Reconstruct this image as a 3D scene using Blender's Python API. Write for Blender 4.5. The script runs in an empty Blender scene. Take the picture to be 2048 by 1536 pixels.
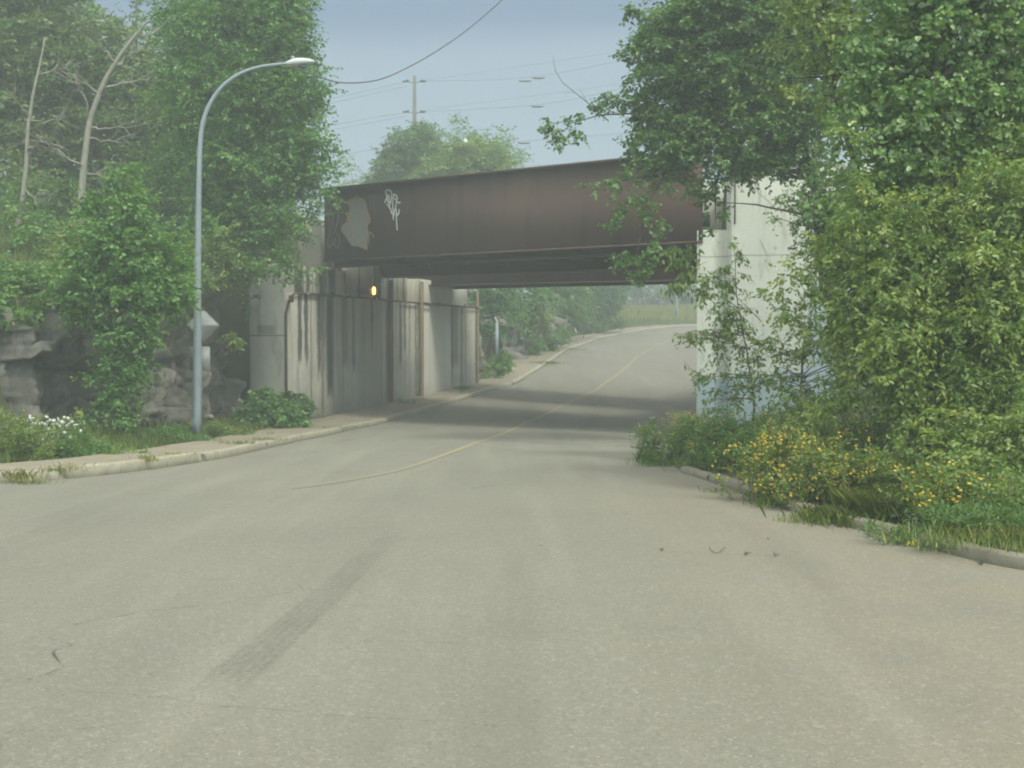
import bpy, math, random
import numpy as np
from mathutils import Vector, noise as mnoise

SEED = 7
random.seed(SEED)
RNG = np.random.default_rng(SEED)
S = bpy.context.scene
C = S.collection

# ------------------------------------------------------------------ camera model
F = 2400.0
CAM_Z = 1.6
PITCH = -math.atan(73.0 / F)
ca, sa = math.cos(PITCH), math.sin(PITCH)

def ray(px, py):
    dx, dy = (px - 1024.0) / F, (768.0 - py) / F
    return (dx, ca - dy * sa, sa + dy * ca)

def P(px, py, D):
    """world point at distance D in front, seen at photograph pixel px, py"""
    r = ray(px, py); t = D / r[1]
    return (r[0] * t, D, CAM_Z + r[2] * t)

ZK = [(-60, .0), (0, 0), (10, 0), (15, -.08), (20, -.22), (25, -.42), (30, -.6), (35, -.66), (38, -.6), (43, -.3),
      (47.6, .05), (52, .25), (60, .65), (72, 1.45), (85, 2.3), (95, 3.0), (102, 3.4), (130, 4.6), (200, 6.2), (700, 9)]
ZKx = np.array([k[0] for k in ZK]); ZKy = np.array([k[1] for k in ZK])
_fx = np.arange(-60, 700.1, .5)
_fy = np.interp(_fx, ZKx, ZKy)
_k = np.hanning(13); _k /= _k.sum()
_fy = np.convolve(np.pad(_fy, 6, mode='edge'), _k, mode='valid')

def Z(y):
    return np.interp(y, _fx, _fy)

def G(px, py, dz=0.0):
    """ground point under a pixel"""
    r = ray(px, py); last = None
    D = 3.0
    while D < 260:
        h = CAM_Z + r[2] * D / r[1] - (float(Z(D)) + dz)
        if h <= 0:
            return (r[0] * D / r[1], D, float(Z(D)) + dz)
        D += 0.02
    return (r[0] * D / r[1], D, float(Z(D)))

# ------------------------------------------------------------------ mesh helpers
def link(o, parent=None):
    C.objects.link(o)
    if parent is not None:
        o.parent = parent
    return o

def tag(o, label=None, cat=None, group=None, kind=None):
    if label: o['label'] = label
    if cat: o['category'] = cat
    if group: o['group'] = group
    if kind: o['kind'] = kind
    return o

def empty(name, loc, label, cat, group=None):
    o = bpy.data.objects.new(name, None); o.location = loc
    C.objects.link(o)
    return tag(o, label, cat, group)

def mk(name, verts, faces, mat, parent=None, attrs=None, smooth=False):
    """faces: list of lists, or an (n,k) int array. verts in world space"""
    v = np.asarray(verts, dtype=np.float64).reshape(-1, 3)
    if parent is not None:
        off = np.zeros(3); q = parent
        while q is not None:
            off += np.array(q.location); q = q.parent
    else:
        off = np.array([v[:, 0].mean(), v[:, 1].mean(), v[:, 2].min()]) if len(v) else np.zeros(3)
    me = bpy.data.meshes.new(name)
    me.vertices.add(len(v))
    me.vertices.foreach_set('co', (v - off).astype(np.float32).ravel())
    if isinstance(faces, np.ndarray):
        n, k = faces.shape
        idx = faces.astype(np.int32).ravel(); starts = np.arange(0, n * k, k, dtype=np.int32)
    else:
        idx = np.array([i for f in faces for i in f], dtype=np.int32)
        starts = np.cumsum([0] + [len(f) for f in faces[:-1]]).astype(np.int32); n = len(faces)
    me.loops.add(len(idx)); me.loops.foreach_set('vertex_index', idx)
    me.polygons.add(n); me.polygons.foreach_set('loop_start', starts)
    if smooth:
        me.polygons.foreach_set('use_smooth', np.ones(n, dtype=bool))
    if attrs:
        for an, av in attrs.items():
            a = me.attributes.new(an, 'FLOAT', 'POINT'); a.data.foreach_set('value', np.asarray(av, dtype=np.float32))
    me.update(calc_edges=True); me.validate()
    if mat: me.materials.append(mat)
    o = bpy.data.objects.new(name, me)
    if parent is None: o.location = off
    return link(o, parent)

class MB:
    def __init__(s): s.v = []; s.f = []
    def add(s, vs, fs):
        b = len(s.v); s.v += [tuple(map(float, q)) for q in vs]; s.f += [[b + i for i in f] for f in fs]; return s
    def hexa(s, lo, hi):
        """lo, hi: 4 bottom and 4 top corners in the same order"""
        return s.add(list(lo) + list(hi), [[3, 2, 1, 0], [4, 5, 6, 7], [0, 1, 5, 4], [1, 2, 6, 5], [2, 3, 7, 6], [3, 0, 4, 7]])
    def obox(s, o, ax, ay, az):
        o, ax, ay, az = map(np.array, (o, ax, ay, az))
        lo = [o, o + ax, o + ax + ay, o + ay]
        return s.hexa(lo, [q + az for q in lo])
    def box(s, x0, x1, y0, y1, z0, z1):
        return s.obox((x0, y0, z0), (x1 - x0, 0, 0), (0, y1 - y0, 0), (0, 0, z1 - z0))
    def tube(s, pts, rad, n=10, cap=True):
        pts = [np.array(p, float) for p in pts]; m = len(pts)
        rad = [rad] * m if not hasattr(rad, '__len__') else rad
        b = len(s.v)
        t0 = pts[1] - pts[0]; t0 /= np.linalg.norm(t0)
        u = np.cross(t0, (0, 0, 1.0));
        if np.linalg.norm(u) < .2: u = np.cross(t0, (0, 1.0, 0))
        u /= np.linalg.norm(u)
        for i in range(m):
            t = pts[min(i + 1, m - 1)] - pts[max(i - 1, 0)]; t /= max(np.linalg.norm(t), 1e-9)
            u = u - t * np.dot(u, t); u /= max(np.linalg.norm(u), 1e-9)
            w = np.cross(t, u)
            for k in range(n):
                a = 2 * math.pi * k / n
                q = pts[i] + rad[i] * (math.cos(a) * u + math.sin(a) * w)
                s.v.append(tuple(q))
        for i in range(m - 1):
            for k in range(n):
                k2 = (k + 1) % n
                s.f.append([b + i * n + k, b + i * n + k2, b + (i + 1) * n + k2, b + (i + 1) * n + k])
        if cap:
            s.f.append([b + k for k in range(n)][::-1]); s.f.append([b + (m - 1) * n + k for k in range(n)])
        return s
    def build(s, name, mat, parent=None, smooth=False, bevel=0):
        o = mk(name, s.v, s.f, mat, parent, smooth=smooth)
        if bevel:
            m = o.modifiers.new('bevel', 'BEVEL'); m.width = bevel; m.segments = 2; m.limit_method = 'ANGLE'
        return o

# ------------------------------------------------------------------ materials
class NT:
    def __init__(s, name):
        s.m = bpy.data.materials.new(name); s.m.use_nodes = True
        s.t = s.m.node_tree; s.t.nodes.clear()
        s.out = s.t.nodes.new('ShaderNodeOutputMaterial')
        s._tc = None
    def n(s, typ, **kw):
        o = s.t.nodes.new(typ)
        for k, v in kw.items(): setattr(o, k, v)
        return o
    def L(s, a, b): s.t.links.new(a, b)
    def val(s, inp, v):
        if hasattr(v, 'is_linked') or hasattr(v, 'links'): s.L(v, inp)
        else:
            try: inp.default_value = v
            except Exception: inp.default_value = (*v, 1.0)
    @property
    def obj(s):
        if s._tc is None: s._tc = s.n('ShaderNodeNewGeometry')
        return s._tc.outputs['Position']
    def mapping(s, scale=(1, 1, 1), rot=(0, 0, 0), loc=(0, 0, 0), src=None):
        m = s.n('ShaderNodeMapping'); s.L(src or s.obj, m.inputs[0])
        m.inputs['Scale'].default_value = scale; m.inputs['Rotation'].default_value = rot; m.inputs['Location'].default_value = loc
        return m.outputs[0]
    def noise(s, scale, detail=4, rough=.55, vec=None, dist=0):
        o = s.n('ShaderNodeTexNoise'); s.L(vec or s.obj, o.inputs['Vector'])
        o.inputs['Scale'].default_value = scale; o.inputs['Detail'].default_value = detail
        o.inputs['Roughness'].default_value = rough; o.inputs['Distortion'].default_value = dist
        return o.outputs['Fac']
    def voro(s, scale, feature='F1', vec=None, out='Distance'):
        o = s.n('ShaderNodeTexVoronoi', feature=feature); s.L(vec or s.obj, o.inputs['Vector'])
        o.inputs['Scale'].default_value = scale
        return o.outputs[out]
    def ramp(s, fac, stops, interp='LINEAR'):
        o = s.n('ShaderNodeValToRGB'); s.L(fac, o.inputs[0]); cr = o.color_ramp; cr.interpolation = interp
        while len(cr.elements) < len(stops): cr.elements.new(.5)
        for e, (p, c) in zip(cr.elements, stops):
            e.position = p; e.color = (*c, 1) if hasattr(c, '__len__') else (c, c, c, 1)
        return o.outputs[0]
    def smooth(s, x, a, b):
        o = s.n('ShaderNodeMapRange', interpolation_type='SMOOTHSTEP', clamp=True); s.val(o.inputs[0], x)
        o.inputs[1].default_value = a; o.inputs[2].default_value = b
        return o.outputs[0]
    def math(s, op, a, b=None, clamp=False):
        o = s.n('ShaderNodeMath', operation=op, use_clamp=clamp); s.val(o.inputs[0], a)
        if b is not None: s.val(o.inputs[1], b)
        return o.outputs[0]
    def mix(s, fac, a, b, mode='MIX'):
        o = s.n('ShaderNodeMix', data_type='RGBA', blend_type=mode); s.val(o.inputs[0], fac)
        for i, v in ((6, a), (7, b)):
            if isinstance(v, tuple): o.inputs[i].default_value = (*v, 1)
            else: s.L(v, o.inputs[i])
        return o.outputs[2]
    def sep(s, v=None):
        o = s.n('ShaderNodeSeparateXYZ'); s.L(v or s.obj, o.inputs[0]); return o.outputs
    def attr(s, name):
        return s.n('ShaderNodeAttribute', attribute_name=name).outputs['Fac']
    def bump(s, h, strength=.4, dist=.02):
        o = s.n('ShaderNodeBump'); s.L(h, o.inputs['Height']); o.inputs['Strength'].default_value = strength
        o.inputs['Distance'].default_value = dist; return o.outputs[0]
    def principled(s, col, rough=.85, metal=0, normal=None, spec=.3, emis=None, estr=0):
        o = s.n('ShaderNodeBsdfPrincipled')
        if isinstance(col, tuple): o.inputs['Base Color'].default_value = (*col, 1)
        else: s.L(col, o.inputs['Base Color'])
        s.val(o.inputs['Roughness'], rough); o.inputs['Metallic'].default_value = metal
        o.inputs['Specular IOR Level'].default_value = spec
        if normal: s.L(normal, o.inputs['Normal'])
        if emis: o.inputs['Emission Color'].default_value = (*emis, 1); o.inputs['Emission Strength'].default_value = estr
        s.L(o.outputs[0], s.out.inputs[0]); return s.m

def mat_leaf(name, stops, trans=.42, gloss=.05):
    t = NT(name)
    col = t.ramp(t.attr('tint'), stops)
    d = t.n('ShaderNodeBsdfDiffuse'); t.L(col, d.inputs[0])
    tr = t.n('ShaderNodeBsdfTranslucent'); t.L(t.mix(1.0, col, (1.25, 1.3, .7), 'MULTIPLY'), tr.inputs[0])
    m = t.n('ShaderNodeMixShader'); m.inputs[0].default_value = trans
    t.L(d.outputs[0], m.inputs[1]); t.L(tr.outputs[0], m.inputs[2])
    g = t.n('ShaderNodeBsdfGlossy'); g.inputs['Roughness'].default_value = .45; g.inputs[0].default_value = (.9, .92, .85, 1)
    m2 = t.n('ShaderNodeMixShader'); m2.inputs[0].default_value = gloss
    t.L(m.outputs[0], m2.inputs[1]); t.L(g.outputs[0], m2.inputs[2])
    t.L(m2.outputs[0], t.out.inputs[0])
    return t.m

def mat_simple(name, c1, c2, scale=4, rough=.8, metal=0, bump=.2, bscale=None, spec=.3):
    t = NT(name)
    f = t.noise(scale, 6, .6)
    col = t.ramp(f, [(.3, c1), (.7, c2)])
    return t.principled(col, rough, metal, t.bump(t.noise(bscale or scale * 6, 4), bump, .01), spec)

# bark
def mat_bark(name, c1, c2):
    t = NT(name)
    v = t.mapping((9, 9, 1.6))
    f = t.noise(2, 6, .65, v)
    return t.principled(t.ramp(f, [(.3, c1), (.7, c2)]), .9, 0, t.bump(f, .6, .02))

BARK = mat_bark('bark_brown', (.045, .035, .026), (.13, .105, .08))
BARK_PALE = mat_bark('bark_pale', (.19, .185, .14), (.34, .33, .26))
BARK_GREY = mat_bark('bark_grey', (.10, .085, .07), (.22, .19, .16))

GREEN = (.040, .098, .030)
L_MID = mat_leaf('leaf_mid', [(0, (0.071, 0.175, 0.036)), (.5, (0.129, 0.281, 0.063)), (.93, (0.228, 0.393, 0.089)), (.985, (0.428, 0.379, 0.094))])
L_DARK = mat_leaf('leaf_dark', [(0, (0.048, 0.125, 0.031)), (.5, (0.102, 0.215, 0.050)), (.95, (0.217, 0.342, 0.082)), (1, (0.432, 0.413, 0.090))])
L_RUST = mat_leaf('leaf_rust', [(0, (0.086, 0.197, 0.047)), (.5, (0.157, 0.270, 0.068)), (.8, (0.228, 0.279, 0.084)), (1, (0.371, 0.246, 0.084))])
L_YEL = mat_leaf('leaf_yellow_green', [(0, (0.079, 0.157, 0.029)), (.4, (0.166, 0.269, 0.053)), (.8, (0.303, 0.388, 0.084)), (.95, (0.460, 0.494, 0.106)), (1, (0.647, 0.403, 0.121))])
L_BOX = mat_leaf('leaf_box_elder', [(0, (0.086, 0.175, 0.031)), (.5, (0.171, 0.287, 0.057)), (.9, (0.300, 0.423, 0.094)), (1, (0.484, 0.333, 0.094))])
L_ASPEN = mat_leaf('leaf_aspen', [(0, (0.085, 0.182, 0.043)), (.6, (0.169, 0.307, 0.078)), (.9, (0.320, 0.456, 0.138)), (.97, (0.760, 0.820, 0.310))], gloss=.08)
L_FAR = mat_leaf('leaf_far', [(0, (0.079, 0.197, 0.041)), (.5, (0.136, 0.287, 0.068)), (1, (0.257, 0.409, 0.094))])
L_FARDARK = mat_leaf('leaf_far_dark', [(0, (0.042, 0.128, 0.036)), (.5, (0.071, 0.189, 0.052)), (1, (0.143, 0.281, 0.078))])
L_GRASS = mat_leaf('grass_blade', [(0, (0.086, 0.167, 0.031)), (.5, (0.171, 0.272, 0.057)), (.85, (0.328, 0.393, 0.104)), (1, (0.513, 0.470, 0.167))])
L_FIELD = mat_leaf('field_blade', [(0, (0.177, 0.249, 0.043)), (.5, (0.317, 0.374, 0.076)), (1, (0.534, 0.473, 0.135))])
L_DRY = mat_leaf('dry_blade', [(0, (0.228, 0.242, 0.084)), (.5, (0.371, 0.363, 0.135)), (1, (0.513, 0.499, 0.209))])
M_PETAL_Y = mat_leaf('petal_yellow', [(0, (.64, .47, .04)), (1, (.82, .64, .09))], .2)
M_PETAL_W = mat_leaf('petal_white', [(0, (.62, .64, .55)), (1, (.85, .85, .8))], .2)
L_TWIG = mat_bark('twig_grey', (.12, .10, .08), (.26, .22, .19))

# concrete etc
def mat_asphalt():
    t = NT('asphalt')
    xyz = t.sep()
    fine = t.noise(170, 3, .75)
    mid = t.noise(42, 3, .6)
    big = t.noise(.35, 5, .6, dist=.6)
    base = t.ramp(big, [(.3, (.192, .186, .146)), (.7, (.238, .230, .178))])
    # wheel paths along the road are polished a little lighter / darker
    streak = t.noise(1.2, 4, .55, t.mapping((1.3, .12, 1), rot=(0, 0, math.radians(16))))
    base = t.mix(t.smooth(streak, .45, .75), base, (.262, .254, .20))
    base = t.mix(t.math('MULTIPLY', t.smooth(t.noise(.8, 4, .6, t.mapping((.25, 1.3, 1))), .54, .72), .45), base, (.21, .205, .175))
    # sand washed toward the right kerb
    sx = t.math('ADD', xyz[0], t.math('MULTIPLY', t.math('SUBTRACT', t.noise(.9, 4), .5), 2.6))
    sand = t.math('MULTIPLY', t.smooth(sx, .3, 2.6), t.math('SUBTRACT', 1.0, t.smooth(xyz[1], 13, 20)))
    sand = t.math('MULTIPLY', sand, t.smooth(t.noise(1.6, 5, .6), .3, .62))
    base = t.mix(t.math('MULTIPLY', sand, .75), base, (.265, .228, .155))
    # chippings
    v1 = t.voro(95, out='Color')
    chip = t.n('ShaderNodeSeparateColor'); t.L(v1, chip.inputs[0])
    light = t.smooth(chip.outputs[0], .90, .97)
    dark = t.smooth(chip.outputs[1], .82, .95)
    base = t.mix(t.math('MULTIPLY', light, .38), base, (.52, .51, .44))
    base = t.mix(t.math('MULTIPLY', dark, .6), base, (.13, .13, .115))
    v2 = t.n('ShaderNodeSeparateColor'); t.L(t.voro(38, out='Color'), v2.inputs[0])
    base = t.mix(t.math('MULTIPLY', t.smooth(v2.outputs[0], .86, .98), .2), base, (.44, .43, .36))
    base = t.mix(t.math('MULTIPLY', t.smooth(v2.outputs[1], .86, .98), .25), base, (.15, .15, .13))
    base = t.mix(t.math('MULTIPLY', t.smooth(t.noise(28, 4, .8), .56, .74), .22), base, (.16, .155, .135))
    base = t.mix(.22, base, t.mix(fine, (.11, .108, .09), (.46, .445, .37)))
    far = t.noise(3, 5, .7)
    base = t.mix(t.math('MULTIPLY', t.smooth(far, .55, .75), .12), base, (.17, .165, .145))
    wp = t.noise(.55, 5, .6, t.mapping((1.6, .16, 1), rot=(0, 0, math.radians(-8)), loc=(4, 2, 0)))
    base = t.mix(t.math('MULTIPLY', t.smooth(wp, .52, .68), .3), base, (.165, .16, .13))
    sp_ = t.math('MULTIPLY', t.smooth(t.noise(1.9, 5, .7, t.mapping((1, .6, 1), loc=(7, 1, 0))), .64, .72), .3)
    base = t.mix(sp_, base, (.14, .135, .115))
    # oil / damp stains under the bridge
    h = t.math('ADD', t.math('MULTIPLY', mid, .5), fine)
    return t.principled(base, .9, 0, t.bump(h, .35, .006), .25)
M_ROAD = mat_asphalt()

def mat_concrete(name, c1, c2, stain=(.2, .19, .15), sc=1.2, amt=.4, rough=.9):
    t = NT(name)
    f = t.noise(sc, 7, .65)
    col = t.ramp(f, [(.3, c1), (.7, c2)])
    col = t.mix(t.math('MULTIPLY', t.smooth(t.noise(sc * 2.3, 6, .7), .5, .72), amt), col, stain)
    col = t.mix(t.math('MULTIPLY', t.smooth(t.noise(60, 3), .55, .7), .25), col, stain)
    return t.principled(col, rough, 0, t.bump(t.noise(45, 5, .7), .35, .01))
M_WALK = mat_concrete('sidewalk_concrete', (.25, .225, .165), (.34, .305, .225), (.18, .155, .11))
M_KERB = mat_concrete('kerb_concrete', (.32, .30, .22), (.46, .435, .33), (.17, .155, .11), 5, .65)
M_KERB_R = mat_concrete('kerb_concrete_worn', (.20, .185, .14), (.30, .28, .21), (.13, .12, .085), 4, .7)
M_APRON = mat_concrete('apron_concrete', (.26, .252, .205), (.33, .312, .245), (.30, .245, .16), .7, .7)
M_DIRT = mat_simple('dirt', (.10, .082, .055), (.19, .155, .10), 2.5)
M_SOIL = mat_simple('embankment_soil', (.055, .055, .03), (.12, .105, .06), 1.5)
M_GROUND = mat_simple('ground_grass', (.05, .072, .026), (.105, .115, .05), 1.1)
M_FIELDG = mat_simple('field_ground', (.12, .15, .045), (.2, .2, .08), .5)

def mat_rock():
    t = NT('rock')
    f = t.noise(1.1, 8, .7)
    col = t.ramp(f, [(.25, (.095, .097, .08)), (.5, (.185, .18, .15)), (.72, (.32, .30, .25))])
    col = t.mix(t.math('MULTIPLY', t.smooth(t.noise(2.7, 5), .58, .7), .6), col, (.15, .115, .085))
    col = t.mix(t.math('MULTIPLY', t.smooth(t.noise(7, 6, .7), .6, .72), .6), col, (.24, .225, .20))
    moss = t.math('MULTIPLY', t.smooth(t.noise(1.7, 6, .7), .5, .64), .55)
    col = t.mix(moss, col, (.07, .105, .042))
    st = t.noise(3, 5, .6, t.mapping((3, 3, .35)))
    col = t.mix(t.math('MULTIPLY', t.smooth(st, .55, .7), .5), col, (.05, .05, .045))
    return t.principled(col, .85, 0, t.bump(t.noise(9, 8, .75), .9, .06), .3)
M_ROCK = mat_rock()

# --- left abutment wall: coordinates u = world y (depth), v = z
def mat_abut():
    t = NT('abutment_concrete')
    xyz = t.sep(); u, v = xyz[1], xyz[2]
    f = t.noise(.9, 7, .65)
    col = t.ramp(f, [(.3, (.435, .42, .335)), (.7, (.56, .545, .44))])
    vert = t.noise(3.2, 4, .6, t.mapping((1, 1.6, .10)))
    col = t.mix(t.math('MULTIPLY', t.smooth(vert, .5, .66), .35), col, (.15, .138, .115))
    vert2 = t.noise(5.5, 4, .6, t.mapping((1, 1.3, .07), loc=(3, 4, 0)))
    col = t.mix(t.math('MULTIPLY', t.smooth(vert2, .55, .7), .5), col, (.42, .42, .37))
    # pale blue-grey overpaint on the lower half
    low = t.math('MULTIPLY', t.math('SUBTRACT', 1.0, t.smooth(v, .9, 1.7)), t.smooth(t.noise(.8, 4), .4, .6))
    col = t.mix(t.math('MULTIPLY', low, .55), col, (.29, .315, .315))
    # board joints every .45 m along the wall
    wob = t.math('MULTIPLY', t.math('SUBTRACT', t.noise(2.5, 3), .5), .05)
    fr = t.math('FRACT', t.math('MULTIPLY', t.math('ADD', u, wob), 1 / .62))
    j = t.math('SUBTRACT', 1.0, t.smooth(t.math('ABSOLUTE', t.math('SUBTRACT', fr, .5)), .0, .05))
    col = t.mix(t.math('MULTIPLY', j, .28), col, (.14, .13, .10))
    # water stains: (u0, half width, z bottom, strength, colour)
    dk, rs, gn = (.055, .05, .045), (.17, .105, .06), (.10, .115, .06)
    for (u0, w, zb, k, c) in [(35.72, .10, 1.2, .9, dk), (36.05, .10, 1.25, .9, dk), (36.75, .10, .7, .85, dk), (37.35, .17, .1, .95, dk),
                              (36.95, .05, -.6, .6, dk), (38.25, .22, 1.0, .6, rs), (38.8, .10, .9, .6, dk),
                              (39.6, .45, -.7, .30, (.13, .12, .10)), (40.3, .30, -.7, .35, (.12, .11, .095)), (41.0, .14, -.6, .8, rs), (41.25, .08, -.7, .9, (.06, .05, .04)),
                              (41.85, .10, 1.0, .7, dk), (42.15, .08, 1.4, .7, dk), (42.95, .07, -.4, .7, gn), (45.75, .14, .3, .6, rs),
                              (46.2, .25, .9, .65, (.12, .11, .09)), (46.7, .15, -.1, .7, (.10, .09, .075)), (45.9, .07, .8, .8, dk),
                              (43.95, .04, 0, .5, gn), (44.5, .04, -.2, .4, gn), (36.3, .04, -.6, .5, (.12, .08, .06)), (39.95, .04, 1.5, .8, dk), (42.5, .025, 1.4, .9, dk), (44.0, .03, 1.5, .9, dk)]:
        wob = t.math('MULTIPLY', t.math('SUBTRACT', t.noise(4, 4, .7, t.mapping((1, 1, .5))), .5), .22)
        d = t.math('ABSOLUTE', t.math('SUBTRACT', t.math('ADD', u, wob), u0))
        a = t.math('SUBTRACT', 1.0, t.smooth(d, w * .5, w * 1.5))
        b = t.smooth(t.math('ADD', v, t.math('MULTIPLY', t.math('SUBTRACT', t.noise(7, 3, .6, t.mapping((2, 2, .3))), .5), 1.2)), zb - .15, zb + .2)
        col = t.mix(t.math('MULTIPLY', t.math('MULTIPLY', a, b), k), col, c)
    pan_light = t.math('MULTIPLY', t.smooth(u, 43.2, 43.35), t.math('SUBTRACT', 1.0, t.smooth(u, 45.6, 45.75)))  # whiter panel, with daylight from the gap between bridges painted into its colour
    col = t.mix(t.math('MULTIPLY', pan_light, .7), col, (.66, .66, .56))
    pan_light_top = t.math('MULTIPLY', t.smooth(v, 3.2, 3.22), t.smooth(u, 43.0, 43.1))  # upper blocks lightened too, open sky above the gap put into the colour
    col = t.mix(t.math('MULTIPLY', pan_light_top, .7), col, (.62, .60, .50))
    # splash dirt at the foot
    foot = t.math('SUBTRACT', 1.0, t.smooth(t.math('ADD', v, t.math('MULTIPLY', t.noise(3, 4), -.9)), -1.0, .05))
    col = t.mix(t.math('MULTIPLY', foot, .45), col, (.19, .16, .11))
    return t.principled(col, .9, 0, t.bump(t.math('ADD', t.noise(40, 5, .7), t.math('MULTIPLY', j, -2.0)), .4, .012))
M_ABUT = mat_abut()

def mat_wing():
    t = NT('wing_concrete')
    xyz = t.sep(); v = xyz[2]
    col = t.ramp(t.noise(1.1, 7, .65), [(.3, (.36, .365, .30)), (.7, (.47, .475, .39))])
    vert = t.noise(2.4, 4, .6, t.mapping((1, 1, .25)))
    col = t.mix(t.math('MULTIPLY', t.smooth(vert, .5, .7), .5), col, (.14, .135, .11))
    col = t.mix(t.math('SUBTRACT', 1.0, t.smooth(t.math('ABSOLUTE', t.math('SUBTRACT', v, 1.95)), .0, .03)), col, (.12, .11, .09))
    a = t.math('SUBTRACT', 1.0, t.smooth(t.math('ABSOLUTE', t.math('SUBTRACT', v, 2.12)), .10, .15))
    b = t.math('SUBTRACT', 1.0, t.smooth(t.math('ABSOLUTE', t.math('SUBTRACT', xyz[0], -7.2)), .22, .30))
    col = t.mix(t.math('MULTIPLY', t.math('MULTIPLY', a, b), .5), col, (.12, .115, .095))
    return t.principled(col, .9, 0, t.bump(t.noise(40, 5, .7), .35, .012))
M_WING = mat_wing()

def mat_white():
    t = NT('white_painted_concrete')
    xyz = t.sep(); x, v = xyz[0], xyz[2]
    col = t.ramp(t.noise(.8, 7, .6), [(.3, (.56, .58, .49)), (.7, (.66, .675, .58))])
    st = t.noise(2.0, 6, .7, t.mapping((2.2, 1, .5)))
    col = t.mix(t.math('MULTIPLY', t.smooth(st, .50, .70), .55), col, (.33, .32, .24))
    dr_ = t.noise(6, 5, .65, t.mapping((3, 1, .18)))
    col = t.mix(t.math('MULTIPLY', t.math('MULTIPLY', t.smooth(dr_, .54, .68), t.smooth(v, 3.2, 5.6)), .6), col, (.27, .25, .19))
    vc = t.voro(.55, 'DISTANCE_TO_EDGE', t.mapping((1, 1, 1.3), loc=(.3, .2, .9)))
    col = t.mix(t.math('MULTIPLY', t.math('SUBTRACT', 1.0, t.smooth(vc, .0, .012)), t.math('MULTIPLY', t.smooth(t.noise(1.7, 3), .5, .6), .6)), col, (.2, .19, .14))
    fl = t.math('MULTIPLY', t.smooth(t.noise(11, 5, .75), .60, .68), t.smooth(t.noise(.9, 3), .35, .55))
    col = t.mix(t.math('MULTIPLY', fl, .55), col, (.27, .25, .18))
    wob = t.math('MULTIPLY', t.math('SUBTRACT', t.noise(1.5, 5, .6), .5), 1.2)
    # blue patches painted over tags low down and to the right
    lowb = t.math('SUBTRACT', 1.0, t.smooth(t.math('ADD', v, wob), .95, 1.02))
    xr = t.math('ADD', x, t.math('MULTIPLY', t.math('SUBTRACT', t.noise(1.2, 5, .6, t.mapping((1, 1, 1), loc=(9, 0, 0))), .5), 1.4))
    rb = t.math('MULTIPLY', t.smooth(xr, 6.9, 6.97), t.math('SUBTRACT', 1.0, t.smooth(t.math('ADD', v, wob), 3.1, 3.17)))
    blue = t.math('MAXIMUM', lowb, rb)
    col = t.mix(t.math('MULTIPLY', blue, .9), col, (.345, .43, .47))
    # one formwork joint
    zj = t.math('ADD', v, t.math('MULTIPLY', t.math('SUBTRACT', t.noise(1.1, 3), .5), .05))
    jl = t.math('SUBTRACT', 1.0, t.smooth(t.math('ABSOLUTE', t.math('SUBTRACT', zj, 3.78)), .008, .03))
    col = t.mix(t.math('MULTIPLY', jl, .5), col, (.2, .18, .12))
    return t.principled(col, .75, 0, t.bump(t.noise(16, 6, .75), .4, .02), .3)
M_WHITE = mat_white()

def mat_rust():
    t = NT('weathered_steel')
    f = t.noise(.8, 7, .65)
    col = t.ramp(f, [(.3, (.088, .056, .042)), (.7, (.118, .074, .055))])
    st = t.noise(2.6, 5, .6, t.mapping((1.2, 1.2, .12)))
    col = t.mix(t.math('MULTIPLY', t.smooth(st, .48, .72), .5), col, (.05, .035, .034))
    col = t.mix(t.math('MULTIPLY', t.smooth(t.noise(30, 4, .7), .55, .7), .25), col, (.13, .075, .05))
    return t.principled(col, .75, 0, t.bump(t.noise(60, 4, .7), .25, .005), .3)
M_RUST = mat_rust()
M_RUST_L = mat_simple('rusty_flange', (.13, .075, .055), (.19, .115, .085), 6, .85)
M_RUST_O = mat_simple('rust_orange', (.22, .17, .11), (.33, .26, .17), 5, .9)
M_DECK = mat_simple('deck_underside', (.03, .03, .028), (.055, .05, .045), 3, .9)
M_GALV = mat_simple('galvanised_steel', (.235, .285, .30), (.31, .36, .375), 3, .5, .15, .1)
M_GALV_D = mat_simple('grey_cover', (.10, .125, .14), (.14, .165, .18), 3, .6)
M_SIGN = mat_simple('sign_back_aluminium', (.20, .225, .21), (.25, .275, .255), 2, .55, .2, .05)
M_LUM = mat_simple('luminaire_shell', (.55, .58, .54), (.68, .70, .66), 2, .5, 0, .05)
M_PATCH = mat_simple('grey_overpaint', (.17, .18, .155), (.235, .235, .20), 9, .8)
M_PATCH_O = mat_simple('tan_overpaint', (.22, .16, .095), (.30, .215, .13), 6, .85)
M_SPRAY = mat_simple('white_spray', (.66, .67, .65), (.82, .82, .80), 5, .8)
M_SPRAY_D = mat_simple('faded_spray', (.17, .165, .16), (.24, .235, .22), 5, .8)
M_YLINE = None
M_WIRE = mat_simple('cable_sheath', (.10, .10, .105), (.15, .15, .155), 3, .7)
M_WOOD = mat_simple('pole_wood', (.085, .078, .055), (.13, .12, .085), 2, .85)
M_INS = mat_simple('insulator', (.012, .013, .015), (.025, .026, .028), 3, .6)

def mat_line():
    t = NT('yellow_line_paint')
    col = t.ramp(t.noise(2, 5), [(.3, (.34, .295, .16)), (.7, (.42, .36, .19))])
    w = t.smooth(t.noise(14, 5, .75), .50, .62)
    y = t.sep()[1]
    # old paint wears right through toward the junction
    near = t.math('SUBTRACT', 1.0, t.smooth(y, 14.5, 24))
    w2 = t.math('MAXIMUM', t.math('MULTIPLY', w, .65), t.math('MULTIPLY', near, .9))
    col = t.mix(w2, col, (.262, .252, .195))
    return t.principled(col, .85, 0, t.bump(t.noise(60, 3), .3, .004))
M_YLINE = mat_line()

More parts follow.
